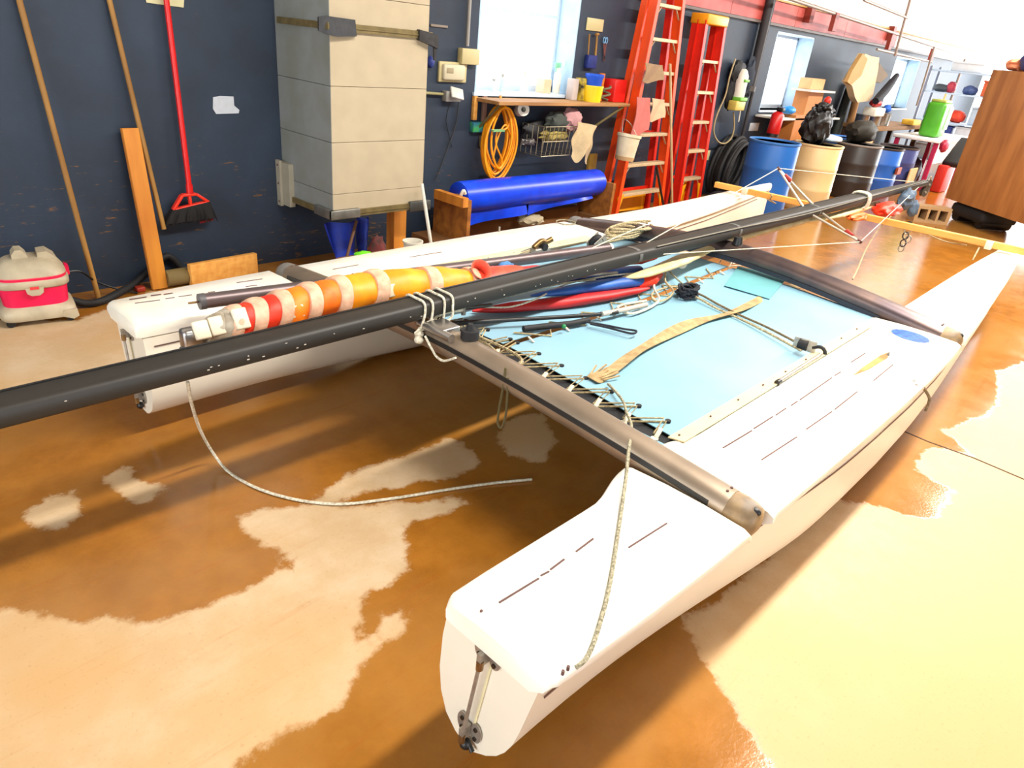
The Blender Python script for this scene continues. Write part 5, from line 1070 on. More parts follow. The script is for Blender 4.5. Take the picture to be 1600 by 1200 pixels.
for i in range(13):
    x = lerp(bx0, bx1, i / 12); wire((x, 4.12, bz0), (lerp(x, x + .01, 1), 4.10, bz1)); 
    if i % 2 == 0: wire((x, 4.12, bz0), (x, 4.37, bz0))
for z, y in ((bz0, 4.12), ((bz0 + bz1) / 2, 4.11), (bz1, 4.10)): wire((bx0, y, z), (bx1, y, z), .004)
for i in range(5):
    for x in (bx0, bx1): y = lerp(4.12, 4.37, i / 4); wire((x, y, bz0), (x, y, bz1))
for x in (bx0, bx1): wire((x, 4.10, bz1), (x, 4.37, bz1), .004)
RAG = [((.30, .0, .02), (.13, .07, .09), (66, 70, 64), 'dark grey rag heaped in the wire basket'), ((.48, -.02, .04), (.12, .07, .10), (190, 140, 138), 'dusty pink rag at the back of the wire basket'), ((.30, .02, -.10), (.16, .08, .06), (170, 150, 80), 'mustard rag low inside the wire basket')]
for (dx, dy, dz), rr, col, lab in RAG:
    bm = B(); lump(bm, (bx0 + dx, 4.24 + dy, bz1 + dz), rr, .4, 2.6, seed=dx * 9); tag(obj('rag', bm, M('rag_%d' % int(dx * 100 + dz * 1000), col, .9, bump=.4, scale=20)), lab, 'rag')
bm = B(); q0, q1 = V((5.155, 4.080, 0.962)), V((5.426, 4.080, 0.926))
grid(bm, lambda u, v: q0.lerp(q1, u) + V(.02 * math.sin(9 * v + u * 3), .035 * math.sin(6 * u + 2 * v) - .02, -v * (.30 + .05 * math.sin(8 * u))), 14, 14, .004); tag(obj('rag', bm, M('rag_sand', (196, 172, 132), .9, bump=.4, scale=20)), 'sand coloured rag draped over the front of the wire basket', 'rag')
bm = B(); a = V((5.873, 4.390, 0.607)); boxab(bm, (a.x - .06, 4.36, .15), (a.x + .06, 4.395, a.z), .002); tag(obj('board', bm, M('board_mustard', (150, 116, 40), .7)), 'narrow mustard board upright on the wall left of the big ladder', 'board')

# ---- step ladders
ORG = M('ladder_orange', (238, 74, 12), .4, var=.1); REDL = M('ladder_red', (226, 38, 14), .45, var=.12); STEP = M('ladder_step', (206, 180, 140), .5, .2, var=.15, scale=30); YEL = M('ladder_yellow', (238, 160, 10), .45)
def ladder(label, BL, BR, TL, TR, fr, zt, dep, steps, mat, cap):
    BL, BR, TL, TR = map(V, (BL, BR, TL, TR))
    def ld(p, q): return p + (q - p) * ((.0 - p.z) / (q.z - p.z)), p + (q - p) * ((zt - p.z) / (q.z - p.z))
    L0, L1 = ld(BL, TL); R0, R1 = ld(BR, TR)
    t = thing('step_ladder', label, 'ladder', (L0 + R0) / 2)
    off0, off1 = V(0, dep, 0), V(0, dep * .55, 0)
    for (p, q, m_) in ((L0, L1, mat), (R0, R1, mat)):
        bm = B(); beam(bm, p, q, .022, .105, up=(0, 1, 0)); beam(bm, p + V(0, -.047, 0), q + V(0, -.047, 0), .050, .012, up=(0, 1, 0)); obj('front_rail', bm, m_, t, smooth=0)
    for (p, q) in ((L0, L1), (R0, R1)):
        bm = B(); beam(bm, p + off0, q + off1, .022, .08, up=(0, 1, 0)); beam(bm, p + off0 + V(0, -.036, 0), q + off1 + V(0, -.036, 0), .046, .012, up=(0, 1, 0)); obj('rear_rail', bm, mat if mat is REDL else REDL if p is not L0 else mat, t, smooth=0)
    for f in steps:
        a, c = L0.lerp(L1, f), R0.lerp(R1, f); bm = B(); beam(bm, a, c, .085, .030, up=(0, 0, 1), bev=.003); st = obj('step', bm, STEP, t, smooth=0)
        for e_, s in ((a, 1), (c, -1)):
            bm = B(); d_ = (c - a).normalized(); beam(bm, e_ + d_ * s * .09 + V(0, -.03, -.012), e_ + d_ * s * .012 + V(0, -.03, -.10), .004, .014, up=(0, -1, 0)); obj('brace', bm, STEP, st, smooth=0)
    for f in steps[::2]:
        a, c = (L0 + off0).lerp(L1 + off1, f), (R0 + off0).lerp(R1 + off1, f); bm = B(); beam(bm, a, c, .012, .03); obj('rear_bar', bm, REDL, t, smooth=0)
    for p, q, s in ((L0, L1, 1), (R0, R1, -1)):
        d_ = (R0 - L0).normalized(); bm = B(); prism(bm, [p + V(0, -.04, 0), p + V(0, -.04, .24), p + d_ * s * .10 + V(0, -.04, .26), p + d_ * s * .03 + V(0, -.04, .05)], (0, .01, 0)); obj('foot_brace', bm, YEL, t, smooth=0)
    a, c = L0.lerp(R0, .3) + V(0, dep, .0), L0.lerp(R0, .95) + V(0, dep, 0); bm = B(); prism(bm, [a + V(0, 0, .02), a + V(0, 0, .22), c + V(0, 0, .25), c + V(0, 0, .0)], (0, .012, 0)); obj('rear_panel', bm, YEL, t, smooth=0)
    if cap: bm = B(); m = (L1 + R1) / 2; boxab(bm, (L1.x - .02, m.y - .07, zt - .04), (R1.x + .02, m.y + .14, zt + .06), .012); obj('top_cap', bm, YEL, t)
    return t, L0, L1, R0, R1
l1 = ladder('tall orange step ladder leaning folded against the wall beside the shelf', (5.955, 4.080, 0.087), (6.811, 4.080, 0.005), (6.193, 4.160, 2.012), (6.619, 4.160, 2.054), 0, 2.45, .16, [.10, .218, .336, .454, .572, .69, .808, .92], ORG, True)
l2 = ladder('shorter red-orange step ladder with a yellow top cap further along the wall', (7.241, 4.140, 0.302), (7.711, 4.140, 0.211), (7.199, 4.200, 1.933), (7.599, 4.200, 1.929), 0, 1.93, .15, [.16, .32, .48, .64, .80], REDL, True)
# rags and a pail on the ladder
def drape(name, a, b_, drop, label, mat, y=-.05):
    a, b_ = V(a), V(b_); bm = B()
    grid(bm, lambda u, v: a.lerp(b_, u) + V(.006 * math.sin(11 * u + 5 * v), -.02 - .02 * math.sin(5 * u + 3 * v), -v * drop * (1 + .15 * math.sin(5 * u))), 12, 12, .006); return tag(obj(name, bm, mat), label, 'rag')
drape('rag', (5.981, 4.030, 1.482), (6.314, 4.030, 1.474), .15, 'grubby taupe rag on an upper rung of the tall ladder', M('rag_taupe', (150, 122, 92), .9, bump=.4, scale=18))
drape('rag', (5.921, 4.020, 1.187), (6.186, 4.020, 1.180), .34, 'long dusty rose rag hanging on the tall ladder', M('rag_rose', (190, 104, 96), .9, bump=.4, scale=18))
drape('rag', (6.201, 4.030, 1.179), (6.460, 4.030, 1.165), .19, 'short cream rag hanging right of the rose rag', M('rag_cream', (196, 168, 134), .9, bump=.4, scale=18))
c = V((5.824, 3.960, 0.622)); t = thing('bucket', 'white plastic bucket hanging on the tall orange ladder', 'bucket', c)
axd = V(.10, 0, 1).normalized(); bm = B(); lathe(bm, [(.085, 0), (.09, .01), (.108, .21), (.118, .215), (.118, .24), (.106, .24), (.088, .02)], c, axd, 28); obj('body', bm, M('bucket_white', (226, 214, 186), .5, col2=(206, 190, 156), scale=6), t)
bm = B(); lathe(bm, [(.089, -.002), (.096, .035), (.092, .035), (.086, -.001)], c, axd, 28); obj('stained_base', bm, M('stain', (186, 150, 104), .7), t)
e_ = c + axd * .23; bm = B(); tube(bm, [e_ + V(-.115, 0, 0), e_ + V(-.06, .06, .10), e_ + V(.02, .10, .13), e_ + V(.08, .06, .09), e_ + V(.115, 0, 0)], .004, n=6); obj('bail', bm, STEEL, t)
bm = B(); a, c = V((6.430, 4.020, 1.492)), V((6.906, 3.980, 0.146)); c = a + (c - a) * (a.z - .003) / (a.z - c.z); cyl(bm, a, c, .013, n=10); tag(obj('pale_pole', bm, M('pole_pale', (190, 162, 120), .6)), 'thin pale pole standing between the two ladders', 'pole')
bm = B(); a, c = V((6.469, 3.980, 0.513)), V((6.665, 3.940, 0.134)); c = a + (c - a) * (a.z - .003) / (a.z - c.z); cyl(bm, a, c, .013, n=10); tag(obj('black_pole', bm, BLACK), 'short black rod leaning at the foot of the tall ladder', 'rod')
bm = B(); a = V((5.872, 4.200, 0.263)); boxab(bm, (a.x - .05, 4.1, 0), (a.x + .1, 4.16, .34), .004); tag(obj('board', bm, PLY, smooth=0), 'plywood offcut standing at the left foot of the tall ladder', 'board')

# ---- sprayer with hose, coiled hose, plates between ladders and second window
t = thing('wall_sprayer', 'black sprayer with green and white bottle and a hose loop on the wall', 'sprayer', (8.661, 4.330, 0.976))
bm = B(); lump(bm, (8.452, 4.330, 1.447), (.16, .06, .15), .25, seed=14); lump(bm, (8.414, 4.330, 1.232), (.12, .05, .20), .2, seed=15); obj('harness', bm, M('harness_black', (20, 20, 22), .7, bump=.3), t)
bm = B(); c = V((8.458, 4.260, 1.205)); lathe(bm, [(.07, -.02), (.075, .0), (.075, .22), (.05, .28), (.03, .30)], c, n=18); obj('bottle', bm, PLAST_W, t)
bm = B(); c2 = c + V(-.03, -.03, -.10); boxab(bm, c2 + V(-.12, -.05, -.06), c2 + V(.12, .06, .05), .012); obj('tank', bm, M('tank_yellow', (200, 176, 80), .5), t)
bm = B(); boxab(bm, c2 + V(-.06, -.06, .05), c2 + V(.12, .05, .09), .006); boxab(bm, c + V(-.05, -.08, .16), c + V(.06, .0, .19), .006); obj('label_band', bm, M('band_green', (110, 180, 50), .5), t)
bm = B(); tube(bm, [(8.266, 4.300, 1.602), (8.221, 4.300, 1.407), (8.214, 4.300, 1.196), (8.112, 4.300, 0.981), (8.118, 4.300, 0.798), (8.287, 4.300, 0.675), (8.481, 4.300, 0.647), (8.617, 4.300, 0.713), (8.619, 4.300, 0.843), (8.518, 4.300, 1.010)], .010, n=8); obj('hose', bm, M('hose_pale', (170, 152, 110), .5), t)
bm = B(); tube(bm, [(8.561, 4.270, 1.205), (8.621, 4.270, 1.058), (8.648, 4.270, 0.908)], .008, n=8); obj('wand', bm, PLAST_W, t)
bm = B(); lump(bm, (8.822, 4.340, 1.423), (.13, .05, .22), .3, seed=17); tag(obj('work_jacket', bm, M('jacket_slate', (40, 48, 62), .8, bump=.3)), 'slate work jacket hung on the wall beside the second window', 'jacket')
t = thing('coiled_hose', 'black hose coils hanging low on the wall behind the far bow', 'hose', (8.812, 4.250, 0.030)); rnd = random.Random(4)
for q in range(9):
    c = V((8.617, 4.250, 0.353)); bm = B(); rx, rz = rnd.uniform(.20, .28), rnd.uniform(.27, .36)
    tube(bm, [c + V(rx * math.cos(a) + .1 * math.sin(a), -.12 + q * .028, rz * math.sin(a) + .03) for a in [2 * PI * i / 14 for i in range(15)]], .026, n=8, k=3); obj('coil', bm, DARK, t)
bm = B(); wbox(bm, (8.044, 4.400, 0.553), (8.318, 4.400, 0.435), .01, .002); tag(obj('outlet_plate', bm, CR), 'cream outlet plate on the wall right of the shorter ladder', 'plate')
bm = B(); wbox(bm, (8.451, 4.400, 0.539), (8.598, 4.400, 0.438), .01, .002); tag(obj('switch_plate', bm, CR), 'narrow cream switch plate left of the black hose coils', 'plate')
bm = B(); wbox(bm, (9.247, 4.400, 0.869), (9.511, 4.400, 0.768), .01, .002); tag(obj('tag_paper', bm, PAPER), 'small pale tag on the wall below the second window', 'paper')
bm = B(); lump(bm, (8.0, 3.95, .08), (.2, .14, .08), .3, seed=31); tag(obj('dark_sack', bm, M('sack', (40, 34, 40), .8, bump=.3)), 'dark sack slumped on the floor below the hose coils', 'sack')
t = thing('downpipe', 'dark vertical pipe running up the wall left of the second window', 'pipe', (9.15, 4.34, 1.0))
bm = B(); a = V((8.871, 4.330, 1.643)); cyl(bm, (a.x, 4.33, 1.30), (a.x, 4.33, ZC), .055, n=14); obj('pipe', bm, M('pipe_dark', (46, 42, 44), .6), t)
bm = B(); cyl(bm, (a.x, 4.33, 1.26), (a.x, 4.33, 1.32), .068, n=14); obj('collar', bm, M('collar_grey', (90, 84, 80), .5, .4), t)
bm = B(); cyl(bm, (a.x + .16, 4.36, .0), (a.x + .16, 4.36, ZC), .022, n=10); obj('side_pipe', bm, M('pipe_dark', (46, 42, 44)), t)

# ---- second window: shelf clutter
bm = B(); c = V((10.434, 4.250, 1.237)); boxab(bm, (c.x - .10, 4.16, .98), (c.x + .42, 4.36, 1.30), .004); tag(obj('cardboard_box', bm, M('cardboard', (186, 120, 66), .8), smooth=0), 'brown cardboard box at the right of the second window', 'box')
bm = B(); boxab(bm, (c.x - .06, 4.18, 1.33), (c.x + .40, 4.36, 1.47), .004); tag(obj('cardboard_box', bm, M('cardboard_light', (214, 170, 120), .8), smooth=0), 'flat pale carton stacked above the brown cardboard box', 'box')
bm = B(); boxab(bm, (c.x - .25, 4.08, 1.303), (c.x + .62, 4.37, 1.328)); tag(obj('shelf_board', bm, M('shelf_white', (216, 206, 190), .6), smooth=0), 'white shelf board between the two cartons by the second window', 'shelf')
bm = B(); boxab(bm, (9.3, 4.0, .955), (11.3, 4.375, .978)); tag(obj('shelf_board', bm, MATS['shelf_white'], smooth=0), 'long white shelf board along the second window sill', 'shelf')
bm = B(); lump(bm, V((9.647, 4.100, 1.069)), (.16, .08, .05), .2, seed=22); tag(obj('blue_pouch', bm, M('pouch_cyan', (20, 140, 220), .5)), 'bright sky blue pouch on the shelf below the second window', 'pouch')
bm = B(); c = V((9.238, 4.050, 0.919)); t = thing('extinguisher', 'red fire extinguisher hung under the shelf above the blue barrel', 'extinguisher', c - V(0, 0, .17)); lathe(bm, [(.06, -.15), (.08, -.13), (.08, .10), (.05, .13), (.02, .15)], c, (.12, 0, 1), 18); obj('body', bm, M('ext_red', (206, 26, 24), .35), t); bm = B(); cyl(bm, c - V(.01, 0, .17), c - V(.008, 0, .13), .082, n=18); obj('foot_ring', bm, BLACK, t); bm = B(); boxab(bm, c + V(-.03, -.06, .14), c + V(.06, .02, .19), .008); obj('handle', bm, BLACK, t)
bm = B(); c = V((9.863, 4.100, 0.865)); boxab(bm, (c.x - .16, 4.0, c.z - .17), (c.x + .22, 4.3, c.z + .15), .006); tag(obj('wood_box', bm, M('box_honey', (182, 112, 46), .6), smooth=0), 'honey coloured wooden box under the second window shelf', 'box')

# ---- barrels
def barrel(px_c, r, h, col, label, nm='barrel', top=None, rim=None):
    c = V(px_c); c = V(c.x, c.y, 0); t = thing(nm, label, 'barrel', c, 'drums and barrels beyond the far bow'); m_ = M('drum_' + label[:14].replace(' ', '_'), col, .4, var=.1, scale=4)
    bm = B(); lathe(bm, [(r * .93, 0), (r, .03), (r, h * .31), (r * 1.02, h * .33), (r, h * .35), (r, h * .64), (r * 1.02, h * .66), (r, h * .68), (r, h - .03), (r * .97, h - .012)], c, n=32); obj('body', bm, m_, t)
    bm = B(); lathe(bm, [(r * 1.0, h - .02), (r * 1.025, h - .012), (r * 1.025, h + .006), (r * .95, h + .006), (r * .94, h - .014)], c, n=32); obj('rim', bm, M('rim_' + label[:14].replace(' ', '_'), rim or tuple(min(255, v + 30) for v in col), .4), t)
    bm = B(); lathe(bm, [(r * .95, h - .03), (r * .95, h - .012)], c, n=32); obj('lid', bm, top or m_, t)
    return c
b1 = barrel((7.910, 3.420, 0.819), .275, .83, (24, 92, 168), 'bright blue plastic barrel nearest the far bow')
b2 = barrel((9.058, 3.360, 0.745), .285, .775, (212, 182, 128), 'beige barrel standing just right of the bright blue barrel')
b3 = barrel((11.683, 3.950, 0.538), .28, .70, (40, 104, 190), 'blue barrel half hidden behind the beige barrel')
b4 = barrel((10.720, 3.420, 0.658), .30, .72, (46, 40, 38), 'dark brown-black barrel right of the hidden blue barrel', rim=(150, 144, 138))
b5 = barrel((11.616, 3.380, 0.561), .30, .66, (34, 92, 176), 'blue barrel with a dark rim next to the black barrel', rim=(60, 52, 46))
b6 = barrel((12.476, 3.380, 0.500), .28, .64, (60, 66, 116), 'indigo barrel last in the row before the red legs', rim=(70, 60, 60))
bm = B(); lump(bm, b2 + V(-.10, .06, .97), (.19, .16, .22), .3, seed=41, sub=4); lump(bm, b2 + V(-.05, .05, 1.16), (.15, .11, .08), .35, seed=42, sub=4); lump(bm, b2 + V(.02, .04, 1.08), (.12, .1, .10), .35, seed=43, sub=4); tag(obj('rubbish_bag', bm, M('bag_black', (14, 13, 13), .5, bump=.4)), 'bulging black bag heaped on the beige barrel', 'bag')
bm = B(); ball(bm, b2 + V(.09, .08, 1.255), (.045, .045, .055)); tag(obj('ball', bm, M('cap_red', (226, 40, 20), .5)), 'small red ball resting on top of the black bag', 'ball')
t = thing('jug', 'flat white jug with a red lid on the barrel tops', 'jug', b2 + V(.25, .02, .79)); bm = B(); lump(bm, b2 + V(.27, .02, .835), (.24, .17, .045), .1, seed=2); obj('body', bm, M('jug_pale', (190, 206, 220), .4), t); bm = B(); cyl(bm, b2 + V(.08, 0, .85), b2 + V(.08, 0, .90), .045, n=14); obj('lid', bm, M('cap_red', (226, 40, 20)), t)
bm = B(); lump(bm, b4 + V(.25, .12, .86), (.28, .2, .15), .25, seed=44); tag(obj('dark_sack', bm, M('sack_olive', (38, 34, 24), .7, bump=.3)), 'dark olive sack lying on the black barrel', 'sack')
bm = B(); boxab(bm, b3 + V(-.1, -.33, .0), b3 + V(.20, -.30, .74), .004); tag(obj('cardboard_flap', bm, M('cardboard_light', (214, 170, 120)), smooth=0), 'tan cardboard flap against the hidden blue barrel', 'cardboard')
bm = B(); boxab(bm, b5 + V(-.12, -.34, .32), b5 + V(.06, -.305, .42), .006); tag(obj('sticker_plate', bm, M('plate_rust', (150, 60, 24), .6), smooth=0), 'rust coloured plate on the front of the dark-rimmed blue barrel', 'plate')
bm = B(); boxab(bm, b6 + V(-.18, -.31, .06), b6 + V(.2, -.285, .36), .01); tag(obj('carton', bm, M('cardboard_light', (214, 170, 120)), smooth=0), 'beige carton standing in front of the indigo barrel', 'box')

# ---- hanging covers, tall post and bench clutter further back
t = thing('apron', 'beige sleeve shaped apron hanging from a rail beyond the second window', 'apron', (11.972, 3.950, 1.206))
q = [(11.419, 3.950, 1.852), (11.708, 3.950, 1.833), (12.049, 3.950, 1.833), (12.163, 3.950, 1.662), (12.285, 3.950, 1.302), (12.182, 3.950, 1.226), (11.696, 3.950, 1.203), (11.525, 3.950, 1.272), (11.291, 3.950, 1.416), (11.090, 3.950, 1.470), (11.272, 3.950, 1.669)]
bm = B(); prism(bm, q, (0, .10, .0)); obj('body', bm, M('apron_beige', (206, 184, 148), .8, bump=.2), t, smooth=0)
bm = B(); prism(bm, [(11.232, 3.920, 1.844), (11.494, 3.920, 1.791), (11.436, 3.920, 1.568), (11.141, 3.920, 1.432), (10.957, 3.920, 1.469), (11.025, 3.920, 1.621)], (0, .05, 0)); obj('sleeve', bm, M('apron_ochre', (176, 136, 78), .8), t, smooth=0)
bm = B(); prism(bm, [(12.270, 4.000, 1.768), (12.863, 4.000, 1.609), (12.613, 4.000, 1.489), (12.360, 4.000, 1.500)], (0, .05, 0)); obj('sleeve', bm, M('apron_umber', (110, 90, 66), .8), t, smooth=0)
bm = B(); a, c = V((12.628, 3.800, 1.630)), V((12.002, 3.800, 1.243)); tube(bm, [a, a.lerp(c, .5) + V(0, 0, -.03), c], lambda u: .035 + .03 * math.sin(2.6 * u), n=12); tag(obj('folded_umbrella', bm, M('umbrella_navy', (24, 26, 36), .7)), 'dark folded umbrella slung right of the beige apron', 'umbrella')
bm = B(); c = V((12.690, 4.280, 0.655)); cyl(bm, (c.x, 4.28, 0), (c.x - .05, 4.31, 1.30), .06, n=12); tag(obj('timber_post', bm, M('post_tan', (190, 136, 80), .7)), 'tan upright post behind the dark barrels', 'post')
bm = B(); c = V((12.326, 4.300, 0.973)); cyl(bm, (c.x - .35, 4.28, 0), (c.x - .05, 4.32, 1.42), .07, n=12); tag(obj('dark_tube', bm, M('tube_green', (26, 32, 26), .7)), 'dark green-black tube leaning behind the tan post', 'tube')
bx = (12.731, 3.900, 0.880)[0]
t = thing('workbench', 'cluttered workbench against the wall beyond the barrels', 'workbench', (bx + 1.2, 3.9, 0))
bm = B(); boxab(bm, (bx - .3, 3.78, .80), (bx + 2.3, 4.35, .86), .006); obj('top', bm, M('bench_wood', (150, 110, 70), .7), t, smooth=0)
for x in (bx - .2, bx + 2.2):
    for y in (3.85, 4.3): bm = B(); boxab(bm, (x - .04, y - .04, 0), (x + .04, y + .04, .80)); obj('leg', bm, M('bench_leg', (90, 66, 44), .7), t, smooth=0)
POTS = [(1352, 178, .10, .16, 'polished steel pot at the left end of the bench'), (1368, 186, .11, .17, 'steel pot second along the bench'), (1383, 184, .10, .18, 'tall steel canister in the middle of the bench')]
for i, (px_, py_, r, h, lab) in enumerate(POTS):
    c = V({0: (11.671, 3.750, 0.959), 1: (12.190, 3.750, 0.898), 2: (12.687, 3.750, 0.893)}[i]); c = V(c.x + .45, 3.95, .862); bm = B(); lathe(bm, [(r, 0), (r * 1.02, h), (r * 1.1, h + .01), (r * .95, h + .012), (r * .9, .02)], c, n=22); tag(obj('pot', bm, ALU), lab, 'pot', 'pots on the bench')
c = V((12.376, 3.900, 1.084)); bm = B(); boxab(bm, (c.x - .2, 3.8, c.z - .07), (c.x + .25, 4.0, c.z + .06), .02); tag(obj('white_case', bm, PLAST_W), 'white plastic case stacked above the steel pots', 'case')
bm = B(); c = V((12.345, 3.900, 1.206)); lump(bm, c, (.14, .08, .06), .25, seed=3); tag(obj('red_tool', bm, M('tool_red', (180, 30, 30), .5)), 'dark red power tool above the white case', 'tool')
bm = B(); c = V((12.988, 3.900, 1.125)); lump(bm, c, (.09, .06, .06), .25, seed=5); tag(obj('blue_rag', bm, M('rag_azure', (30, 96, 200), .7)), 'azure rag hanging right of the white case', 'rag')
bm = B(); c = V((14.200, 3.800, 0.922)); boxab(bm, (c.x - .22, 3.7, c.z - .04), (c.x + .22, 3.9, c.z + .045), .015); tag(obj('yellow_tray', bm, M('tray_yellow', (230, 180, 60), .5)), 'yellow tray jutting out left of the green canister', 'tray')
c = V((13.396, 3.241, 0.790)); cy = c.y; t = thing('green_canister', 'large bright green square canister on the white table', 'canister', c)
top = c.z + .52; bm = B(); boxab(bm, (c.x - .24, cy - .14, c.z), (c.x + .24, cy + .14, top), .05); obj('body', bm, M('canister_green', (72, 160, 30), .45), t)
bm = B(); boxab(bm, (c.x + .02, cy - .155, c.z + .12), (c.x + .22, cy - .13, top - .06), .01); obj('label_panel', bm, M('canister_pale', (186, 220, 180), .5), t)
bm = B(); boxab(bm, (c.x - .20, cy - .11, top - .01), (c.x + .20, cy + .11, top + .04), .02); obj('lid', bm, M('canister_lid', (160, 170, 80), .5), t)
wt0 = V(12.86, 3.3, 0); tz_ = .785
t = thing('white_table', 'white table with magenta legs beyond the row of barrels', 'table', (14.0, 3.3, 0))
bm = B(); boxab(bm, (wt0.x, 2.95, tz_ - .05), (wt0.x + 2.2, 3.65, tz_), .01); obj('top', bm, M('table_white', (236, 232, 230), .5), t)
bm = B(); boxab(bm, (wt0.x + .5, 3.1, tz_ - .42), (wt0.x + 2.0, 3.14, tz_ - .05), .004); obj('apron_board', bm, MATS['table_white'], t, smooth=0)
MAG = M('leg_magenta', (176, 16, 70), .5)
for x in (wt0.x + .06, wt0.x + 2.1):
    for y in (3.0, 3.58): bm = B(); boxab(bm, (x - .032, y - .032, 0), (x + .032, y + .032, tz_ - .05), .006); obj('leg', bm, MAG, t, smooth=0)
bm = B(); c = V((11.811, 3.050, 0.782)); lump(bm, (wt0.x + .15, 2.9, tz_ - .08), (.12, .06, .10), .2, seed=6); tag(obj('vise', bm, M('vise_red', (170, 24, 60), .5)), 'crimson vise clamped to the white table corner', 'vise')
for i, (p, r_, col, lab) in enumerate((((13.262, 3.000, 0.444), (.24, .12, .22), (200, 40, 20), 'red storage crate under the white table'), ((13.005, 3.200, 0.319), (.2, .12, .22), (50, 30, 46), 'dark tangle of gear below the white table'), ((13.516, 2.900, 0.611), (.3, .1, .12), (24, 24, 26), 'black folding seat leaning right of the table'))):
    p = V(p); bm = B()
    if i == 0: boxab(bm, (p.x - .2, 2.75, 0), (p.x + .25, 2.9, .42), .02)
    elif i == 1: lump(bm, (p.x + .5, 3.35, .21), r_, .3, seed=9)
    else: box(bm, (p.x, 2.74, max(p.z, .3)), (.75, .3, .10), Matrix.Rotation(-.5, 3, 'Y'), bev=.03)
    tag(obj(('red_crate', 'gear_tangle', 'folding_seat')[i], bm, M('far_%d' % i, col, .6)), lab, ('crate', 'gear', 'seat')[i])
RX0, RX1 = 15.25, 15.85
t = thing('far_shelving', 'pale metal shelving beside the white table at the far end', 'shelving', (15.55, 3.4, 0))
SHZ = (.30, .71, .96, 1.44, 1.80)
for z in SHZ: bm = B(); boxab(bm, (RX0, 2.70, z - .025), (RX1, 4.05, z)); obj('shelf', bm, M('shelving_blue', (180, 200, 222), .5), t, smooth=0)
for x in (RX0, RX1):
    for y in (2.70, 4.05): bm = B(); boxab(bm, (x - .02, y - .02, 0), (x + .02, y + .02, 1.85)); obj('upright', bm, M('shelving_grey', (120, 124, 140), .5), t, smooth=0)
SHI = [('cap', 3.83, 1.44, (.10, .15, .07), (70, 76, 82), 'grey cap on the upper far shelf above the green canister', 'cap'), ('cloth', 3.68, 1.44, (.09, .08, .10), (190, 60, 76), 'rosy cloth on the upper far shelf right of the grey cap', 'cloth'),
       ('helmet', 3.42, .96, (.15, .14, .11), (220, 60, 30), 'orange-red helmet on the middle far shelf', 'helmet'), ('power_drill', 3.60, .96, (.12, .13, .09), (30, 34, 40), 'dark power drill left of the orange helmet', 'drill'),
       ('parts_box', 3.36, 1.44, (.14, .12, .08), (70, 90, 140), 'blue parts pouch on the upper far shelf near the plywood cabinet', 'pouch')]
for i, (nm, y, z, r_, col, lab, ct_) in enumerate(SHI):
    bm = B(); lump(bm, (15.5, y, z + r_[2] * .9), r_, .2, seed=50 + i); tag(obj('pouch' if nm == 'parts_box' else nm, bm, M('clut_%d' % i, col, .6)), lab, ct_)
t = thing('hand_brush', 'pale yellow brush hanging from the upper far shelf', 'brush', (15.3, 3.66, 1.16))
bm = B(); cyl(bm, (15.22, 3.66, 1.42), (15.22, 3.67, 1.26), .02, n=8); obj('handle', bm, M('brush_pale', (206, 190, 130), .6), t); bm = B(); boxab(bm, (15.19, 3.62, 1.12), (15.25, 3.72, 1.27), .01); obj('bristles', bm, M('brush_tan', (190, 170, 100), .8), t)
for i, (y, z, w, h, col, lab) in enumerate(((2.95, .30, .3, .28, (60, 90, 160), 'slate blue bin on the lowest far shelf'), (3.35, .30, .34, .24, (190, 60, 40), 'brick red bin on the lowest far shelf'), (3.75, .30, .34, .26, (220, 220, 220), 'white bin on the lowest far shelf'),
    (3.14, .71, .38, .20, (216, 220, 228), 'white bin on the second far shelf by the plywood cabinet'), (3.55, .71, .3, .18, (40, 60, 140), 'navy bin on the second far shelf'), (3.02, .96, .34, .3, (170, 186, 204), 'pale blue bin on the middle far shelf'), (3.0, 1.44, .3, .26, (200, 90, 50), 'terracotta bin on the upper far shelf'), (3.5, 1.80, .5, .16, (210, 214, 220), 'wide pale bin on top of the far shelving'))):
    t = thing('storage_bin', lab, 'bin', (15.5, y, z), 'bins on the far shelving'); m_ = M('bin_%d' % i, col, .5)
    bm = B(); boxab(bm, (15.32, y - w / 2, z), (15.72, y + w / 2, z + h), .015); obj('body', bm, m_, t); bm = B(); boxab(bm, (15.305, y - w / 2 - .012, z + h - .03), (15.735, y + w / 2 + .012, z + h), .008); obj('rim', bm, m_, t)

# ---- overhead pipe frame along the wall
t = thing('pipe_frame', 'thin overhead pipe frame with hanging rods above the barrels', 'pipes', (12.5, 4.0, 2.0)); PIP = M('pipe_thin', (150, 132, 120), .5, .3)
def pipe(p, q, r=.016): bm = B(); cyl(bm, p, q, r, n=8); obj('pipe', bm, PIP, t)
pipe((7.974, 4.100, 2.310), (17.711, 4.100, 2.100), .022)
pipe((10.104, 3.700, 2.412), (11.950, 3.700, 2.366), .018)
pipe((11.821, 3.700, 2.579), (11.916, 3.700, 1.865), .018)
pipe((11.983, 4.000, 1.938), (14.965, 4.000, 1.900), .018)
pipe((14.441, 3.900, 2.124), (14.546, 3.900, 1.184), .016)
pipe((16.264, 3.800, 2.032), (16.295, 3.800, 0.617), .022)
for p in ((10.367, 4.100, 2.213), (12.762, 4.100, 2.127), (15.182, 4.100, 2.059)):
    bm = B(); p = V(p); boxab(bm, p + V(-.06, -.03, -.16), p + V(.06, .03, .06), .004); obj('hanger', bm, M('bracket_red', (140, 48, 30)), t, smooth=0)

